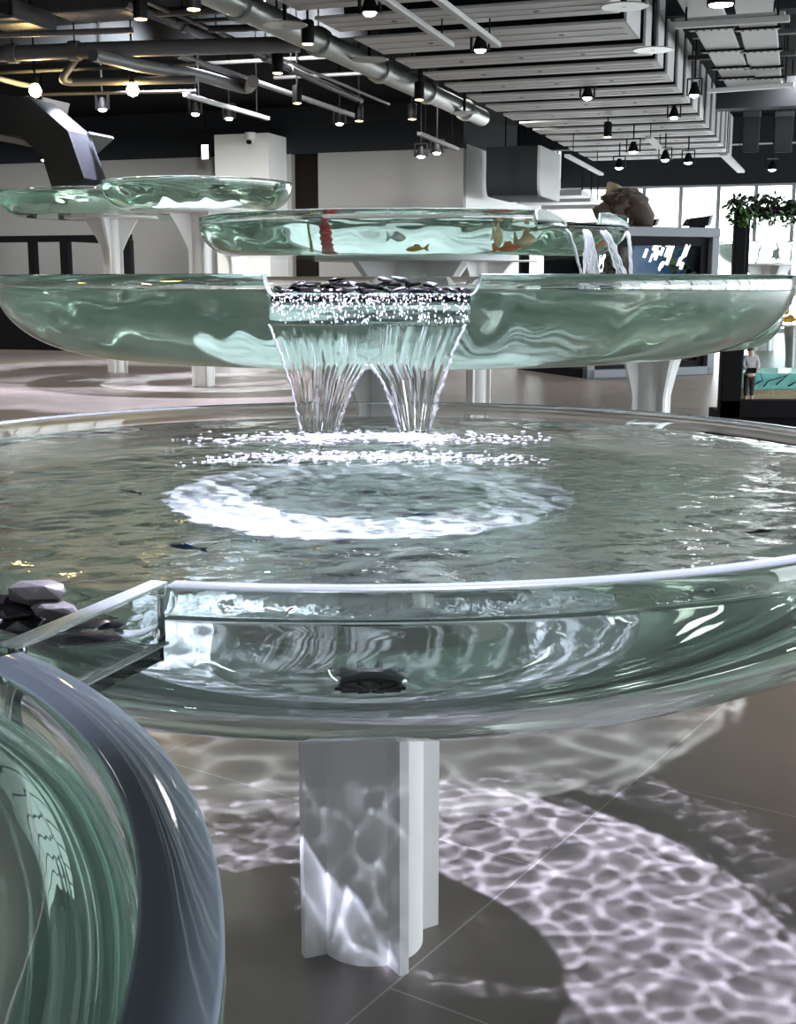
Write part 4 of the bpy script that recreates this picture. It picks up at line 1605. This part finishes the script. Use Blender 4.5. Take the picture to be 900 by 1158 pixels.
def leaves(g, c, rx, ry, rz, n, size, seed):
    rr = random.Random(seed)
    for i in range(n):
        while True:
            v = Vector((rr.uniform(-1, 1), rr.uniform(-1, 1), rr.uniform(-1, 1)))
            if v.length < 1:
                break
        q = Vector(c) + Vector((v.x * rx, v.y * ry, v.z * rz))
        s = size * rr.uniform(.6, 1.3)
        M = Matrix.Rotation(rr.uniform(0, 6.28), 3, 'Z') @ Matrix.Rotation(rr.uniform(-1.2, 1.2), 3, 'X') @ Matrix.Rotation(rr.uniform(-1, 1), 3, 'Y')
        pts = [(0, -.1, 0), (.28, .25, .06), (.22, .65, .05), (0, 1, -.06), (-.22, .65, .05), (-.28, .25, .06), (0, .4, -.03)]
        vs = [q + M @ (Vector(p_) * s) for p_ in pts]
        g.add(vs, [(0, 1, 6), (1, 2, 6), (2, 3, 6), (3, 4, 6), (4, 5, 6), (5, 0, 6)])


for i, (a, w_, nn, lab) in enumerate([(.48, .22, 170, 'dark leafy water plant at the left inside the display aquarium'), (TW - .45, .32, 260, 'dark speckled water plant at the right inside the display aquarium')]):
    c = T(a, .30, .95)
    t = thing('water_plant', lab, 'plant', tuple(T(a, .40, .22)), 'plants in the display aquarium')
    g = MB(); leaves(g, c, w_, .16, .78, nn, .13, i); g.build('foliage', M_PLANT, t)
    g = MB(); g.tube([T(a, .40, .2), T(a + .02, .40, .8), c + Z * .6], [.03, .022, .01], 7); g.build('stem', M_WOOD, t, True)
# driftwood: the tall trunk and the low pieces
tr0 = T(.22, .55, .2)
t = thing('driftwood', 'tall gnarled dark driftwood trunk rising at the left of the display aquarium', 'driftwood', tuple(tr0))
g = MB()
ctr = [px(701, 400, depth=17.75), px(699, 350, depth=17.75), px(700, 300, depth=17.75), px(704, 262, depth=17.75), px(708, 238, depth=17.75), px(708, 222, depth=17.75), px(706, 213, depth=17.75)]
n = 26
rr = random.Random(3)
vs, fs = [], []
rad = [.26, .20, .17, .19, .27, .29, .13]
sub_c, sub_r = [], []
for i in range(len(ctr) - 1):
    for k in range(8):
        f = k / 8
        sub_c.append(ctr[i].lerp(ctr[i + 1], f)); sub_r.append(rad[i] * (1 - f) + rad[i + 1] * f)
sub_c.append(ctr[-1]); sub_r.append(rad[-1])
ph = [rr.uniform(0, 6.28) for _ in range(6)]
for i, (c, R_) in enumerate(zip(sub_c, sub_r)):
    for k in range(n):
        a = 2 * PI * k / n
        m_ = 1 + .14 * math.sin(3 * a + ph[0] + i * .25) + .12 * math.sin(5 * a + ph[1] - i * .3) + .08 * math.sin(9 * a + ph[2] + i * .8) + .13 * rr.uniform(-1, 1)
        vs.append(c + Vector((math.cos(a), math.sin(a), 0)) * (R_ * m_))
for i in range(len(sub_c) - 1):
    for k in range(n):
        a, b = i * n + k, i * n + (k + 1) % n
        fs.append((a, b, b + n, a + n))
fs.append(tuple(range(n))[::-1]); fs.append(tuple(range((len(sub_c) - 1) * n, len(sub_c) * n)))
g.add(vs, fs)
g.build('trunk', M_WOOD, t, True)
g = MB(); g.tube([px(712, 235, depth=17.75), px(722, 240, depth=17.65), px(731, 250, depth=17.55), px(734, 257, depth=17.55)], [.24, .2, .14, .05], 10); g.build('branch', M_WOOD, t, True)
g = MB(); g.tube([px(700, 225, depth=17.75), px(692, 214, depth=17.85), px(688, 206, depth=17.85)], [.16, .11, .02], 10); g.build('branch', plain('pale_wood', (.30, .24, .15), .8, var=.4, scale=10), t, True, label='pale broken stub')
g = MB(); g.tube([px(694, 246, depth=17.75), px(681, 240, depth=17.65), px(672, 236, depth=17.55)], [.2, .14, .04], 10); g.build('branch', M_WOOD, t, True)
for i, (x, y, sx, lab) in enumerate([(676, 412, .30, 'low piece of brown driftwood on the aquarium bed, left one'), (692, 408, .26, 'low piece of brown driftwood on the aquarium bed, beside the left one'), (708, 416, .22, 'small lump of driftwood on the aquarium bed, behind the flared column')]):
    q = px(x, y, depth=17.9)
    g = MB(); g.blob(q, sx, .2, .13, Matrix.Rotation(.4 * i, 3, 'Y'), i + 4, 3, .5)
    tag(g.build('driftwood_piece', plain('brown_driftwood', (.12, .08, .05), .8, var=.5, scale=12, bump=.6), None, True), lab, 'driftwood', 'low driftwood pieces')
# two black spotlamps on the roof of the aquarium
for x0, x1, y0, y1, lab in [(716, 746, 247, 258, 'black box lamp on the aquarium roof beside the driftwood'), (775, 806, 243, 258, 'black box lamp tilted on the aquarium roof corner, right of its twin')]:
    a, b = px(x0, y1, depth=17.9), px(x1, y0, depth=17.9)
    c = Vector(((a.x + b.x) / 2, a.y + .1, tz + .005))
    t = thing('box_lamp', lab, 'lamp', tuple(c), 'black box lamps')
    wd_, hh = (b.x - a.x), (b.z - a.z)
    g = MB(); g.prism([(-wd_ / 2, .03), (wd_ * .3, .03), (wd_ * .38, hh * .9), (-wd_ / 2 + .06, hh * .72)], Vector((1, 0, 0)), Z, c - Vector((0, .15, 0)), Vector((0, .32, 0)))
    g.build('housing', M_BLACK, t)
    g = MB(); g.prism([(wd_ * .3, .03), (wd_ * .40, .03), (wd_ * .5, hh), (wd_ * .38, hh * .9)], Vector((1, 0, 0)), Z, c - Vector((0, .15, 0)), Vector((0, .32, 0)))
    g.build('end_face', M_PANEL, t)
    g = MB(); g.frame_box(c + Z * .017, Vector((1, 0, 0)), Vector((0, 1, 0)), Z, wd_ * .5, .2, .035); g.build('foot', M_BLACK, t)

# ------------------------------------------------------------------ black framed garland stand and low tank at the right edge
gu = 12.15
p0 = px(826, 470, depth=gu)
s_ = thing('garland_stand', 'tall black post frame carrying a leafy garland at the right edge', 'stand', (p0.x, p0.y, 0))
zt = px(826, 236, depth=gu).z
g = MB(); g.frame_box((p0.x, p0.y, zt / 2), Vector((1, 0, 0)), Vector((0, 1, 0)), Z, .105, .10, zt, .006); g.build('post', M_BLACK, s_)
q = px(840, 300, depth=12.8)
g = MB(); g.frame_box((q.x, q.y, zt / 2), Vector((1, 0, 0)), Vector((0, 1, 0)), Z, .09, .09, zt, .006); g.build('post', M_BLACK, s_)
qe = px(985, 245, depth=gu)
g = MB(); g.frame_box((qe.x, qe.y, zt / 2), Vector((1, 0, 0)), Vector((0, 1, 0)), Z, .1, .1, zt, .006); g.build('post', M_BLACK, s_)
g = MB(); g.bar((p0.x - .05, gu, zt - .03), (qe.x + .05, gu, zt - .03), .1, .07, bev=.006); g.build('top_beam', M_BLACK, s_)
g = MB(); g.bar((p0.x, p0.y, zt - .03), (q.x, q.y, zt - .03), .08, .07, bev=.006); g.build('top_beam', M_BLACK, s_)
ga = thing('leaf_garland', 'leafy green garland draped along the black post frame at the right edge', 'garland', (p0.x + .5, gu, zt))
g = MB()
for i in range(17):
    f = i / 16
    x = p0.x - .05 + (qe.x - p0.x) * f
    leaves(g, (x, gu, zt + .02 + .03 * math.sin(i * 1.7)), .12, .13, .10, 46, .062, 100 + i)
g.build('dark_leaves', M_LEAFD, ga)
g = MB()
for i in range(17):
    f = i / 16
    x = p0.x - .02 + (qe.x - p0.x) * f
    leaves(g, (x, gu - .03, zt - .085 + .03 * math.sin(i * 2.3)), .09, .12, .075, 26, .058, 200 + i)
leaves(g, (p0.x - .03, gu - .05, zt - .06), .10, .1, .15, 90, .055, 77)
g.build('green_leaves', M_LEAF, ga)
g = MB()
for i in range(10):
    x = p0.x + .1 + .1 * i
    leaves(g, (x, gu - .06, zt - .14), .06, .08, .05, 9, .045, 300 + i)
g.build('pale_blossoms', plain('pale_blossom', (.75, .77, .74), .6), ga)
# low black tank
kt = px(812, 471, depth=11.0)
k0 = thing('low_tank', 'black framed low tank with turquoise water and branches at the right edge', 'tank', (kt.x + .5, 11.4, 0))
zb = px(860, 462, depth=11.0).z
zt2 = px(822, 392, depth=11.0).z
XX, YY = Vector((1, 0, 0)), Vector((0, 1, 0))
g = MB(); g.frame_box((kt.x + .09, 11.0, zt2 / 2), XX, YY, Z, .18, .12, zt2, .008); g.build('front_post', M_BLACK, k0)
g = MB(); g.frame_box((kt.x + .85, 11.0, zb - .0), XX, YY, Z, 1.7, .12, .16, .008); g.build('front_rail', M_BLACK, k0)
g = MB(); g.frame_box((kt.x + .93, 11.5, (zb - .08) / 2), XX, YY, Z, 1.56, .9, zb - .08, .008); g.build('plinth', M_BLACK, k0)
zs_ = px(860, 440, depth=11.15).z
g = MB(); g.frame_box((kt.x + .98, 11.5, (zb - .06 + zs_) / 2), XX, YY, Z, 1.4, .75, zs_ - zb + .06, .008); g.build('sand_bed', plain('sand', (.35, .30, .19), .9, var=.5, scale=40, bump=.5), k0)
zw_ = zs_ + .16
mt = plain('turquoise_water', (.30, .72, .68), .08, spec=.6, var=.12, scale=6)
g = MB(); g.frame_box((kt.x + .98, 11.52, zs_ + .07), XX, YY, Z, 1.4, .7, .14, .004); g.build('water', mt, k0)
g = MB(); g.frame_box((kt.x + .98, 11.12, zs_ + .22), XX, YY, Z, 1.4, .012, .5, .001); g.build('front_pane', M_TANKG, k0)
g = MB(); g.frame_box((kt.x + .98, 11.9, zs_ + .22), XX, YY, Z, 1.4, .012, .5, .001); g.build('rear_pane', M_TANKG, k0)
r = random.Random(8)
for i in range(9):
    a = Vector((kt.x + .32 + .11 * i, 11.14, zs_ + .02 + r.uniform(0, .03)))
    g = MB(); g.tube([a, a + Vector((r.uniform(.02, .10), .0, .05)), a + Vector((r.uniform(.06, .2), .0, r.uniform(.09, .13)))], [.007, .005, .003], 6)
    g.build('branch', M_BLACK, k0, True)
# small standing figure beside the black post
M_SKIN = plain('skin', (.55, .36, .27), .6)
M_JACK = plain('pale_grey_jacket', (.42, .43, .44), .8, var=.1, scale=20)
M_TROU = plain('dark_trousers', (.02, .02, .022), .8)
M_HAIR = plain('black_hair', (.01, .009, .008), .5)
fx = px(847, 437, depth=10.99)
fz0 = zb + .08
Hh = px(847, 392, depth=10.99).z - fz0
pe = thing('person', 'small standing person in a pale grey jacket and dark trousers beside the black tank post', 'person', (fx.x, fx.y, fz0))


def skin_body(name, joints, edges, mat, parent, sub=2):
    me = D.meshes.new(name)
    off = parent_loc(parent)
    me.from_pydata([Vector(j[0]) - off for j in joints], edges, [])
    o = D.objects.new(name, me)
    COL.objects.link(o)
    o.parent = parent
    m = o.modifiers.new('skin', 'SKIN')
    for i, j in enumerate(joints):
        sv = me.skin_vertices[0].data[i]
        sv.radius = (j[1], j[2] if len(j) > 2 else j[1])
        sv.use_root = (i == 0)
    s = o.modifiers.new('sub', 'SUBSURF')
    s.levels = s.render_levels = sub
    me.materials.append(mat)
    for p_ in me.polygons:
        p_.use_smooth = True
    m.use_smooth_shade = True
    return o


def J(x, y, z, *r_):
    return (Vector((fx.x + x * Hh, fx.y + y * Hh, fz0 + z * Hh)), *[q_ * Hh for q_ in r_])


skin_body('body', [J(0, 0, .52, .075, .06), J(0, 0, .66, .08, .055), J(0, 0, .79, .085, .05), J(0, -.005, .845, .035), J(0, -.01, .90, .055, .06), J(0, -.012, .955, .052, .058),
                   J(-.11, 0, .80, .038), J(-.14, -.02, .66, .033), J(-.09, -.10, .56, .024), J(.11, 0, .80, .038), J(.145, -.02, .66, .033), J(.10, -.10, .56, .024),
                   J(-.05, 0, .46, .06), J(-.055, 0, .26, .045), J(-.055, .01, .05, .032), J(-.06, -.06, .02, .025),
                   J(.05, 0, .46, .06), J(.055, 0, .26, .045), J(.055, .01, .05, .032), J(.06, -.06, .02, .025)],
          [(0, 1), (1, 2), (2, 3), (3, 4), (4, 5), (2, 6), (6, 7), (7, 8), (2, 9), (9, 10), (10, 11), (0, 12), (12, 13), (13, 14), (14, 15), (0, 16), (16, 17), (17, 18), (18, 19)], M_SKIN, pe)
skin_body('jacket', [J(0, 0, .50, .098, .075), J(0, 0, .64, .10, .072), J(0, 0, .78, .10, .066), J(0, 0, .825, .05),
                     J(-.11, 0, .80, .05), J(-.143, -.02, .66, .043), J(-.10, -.085, .575, .034), J(.11, 0, .80, .05), J(.148, -.02, .66, .043), J(.11, -.085, .575, .034)],
          [(0, 1), (1, 2), (2, 3), (2, 4), (4, 5), (5, 6), (2, 7), (7, 8), (8, 9)], M_JACK, pe)
skin_body('trousers', [J(0, 0, .50, .085, .068), J(-.05, 0, .43, .068), J(-.055, 0, .26, .053), J(-.055, .01, .06, .042), J(.05, 0, .43, .068), J(.055, 0, .26, .053), J(.055, .01, .06, .042)],
          [(0, 1), (1, 2), (2, 3), (0, 4), (4, 5), (5, 6)], M_TROU, pe)
g = MB(); g.blob((fx.x, fx.y + .008 * Hh, fz0 + .955 * Hh), .066 * Hh, .068 * Hh, .06 * Hh, None, 2, 3, .05); g.build('hair', M_HAIR, pe, True)
bg_ = MB(); bg_.frame_box((fx.x, fx.y - .125 * Hh, fz0 + .56 * Hh), XX, YY, Z, .17 * Hh, .04 * Hh, .10 * Hh, .004)
tag(bg_.build('handbag', M_BLACK, None), 'small black bag held in front by the person in the pale jacket', 'bag')

# ------------------------------------------------------------------ black glass-fronted enclosure at the far left
ue = 20.6
e = thing('display_enclosure', 'black framed low enclosure along the far left, under the high basins', 'enclosure', tuple(P(ue, v_at(60, ue), 0)))
zt3 = on_u(70, 266, ue).z
zl = on_u(70, 330, ue).z
vr = v_at(148, ue)
v0_ = v_at(-160, ue)
g = MB(); g.ubox(ue, ue + 1.2, v0_, v_at(214, ue), 0, zl, .01); g.build('plinth', M_BLACK, e)
g = MB(); g.ubox(ue, ue + .12, v0_, vr, zt3 - .12, zt3, .01); g.build('top_rail', M_BLACK, e)
for x0, x1 in [(33, 41), (69, 79), (139, 149), (-40, -30)]:
    g = MB(); g.ubox(ue, ue + .12, v_at(x0, ue), v_at(x1, ue), zl - .02, zt3 - .1, .008); g.build('post', M_BLACK, e)
g = MB(); g.ubox(ue, ue + 1.2, v_at(78, ue) - .02, v_at(78, ue) + .08, zt3 - .12, zt3, .008); g.build('side_rail', M_BLACK, e)
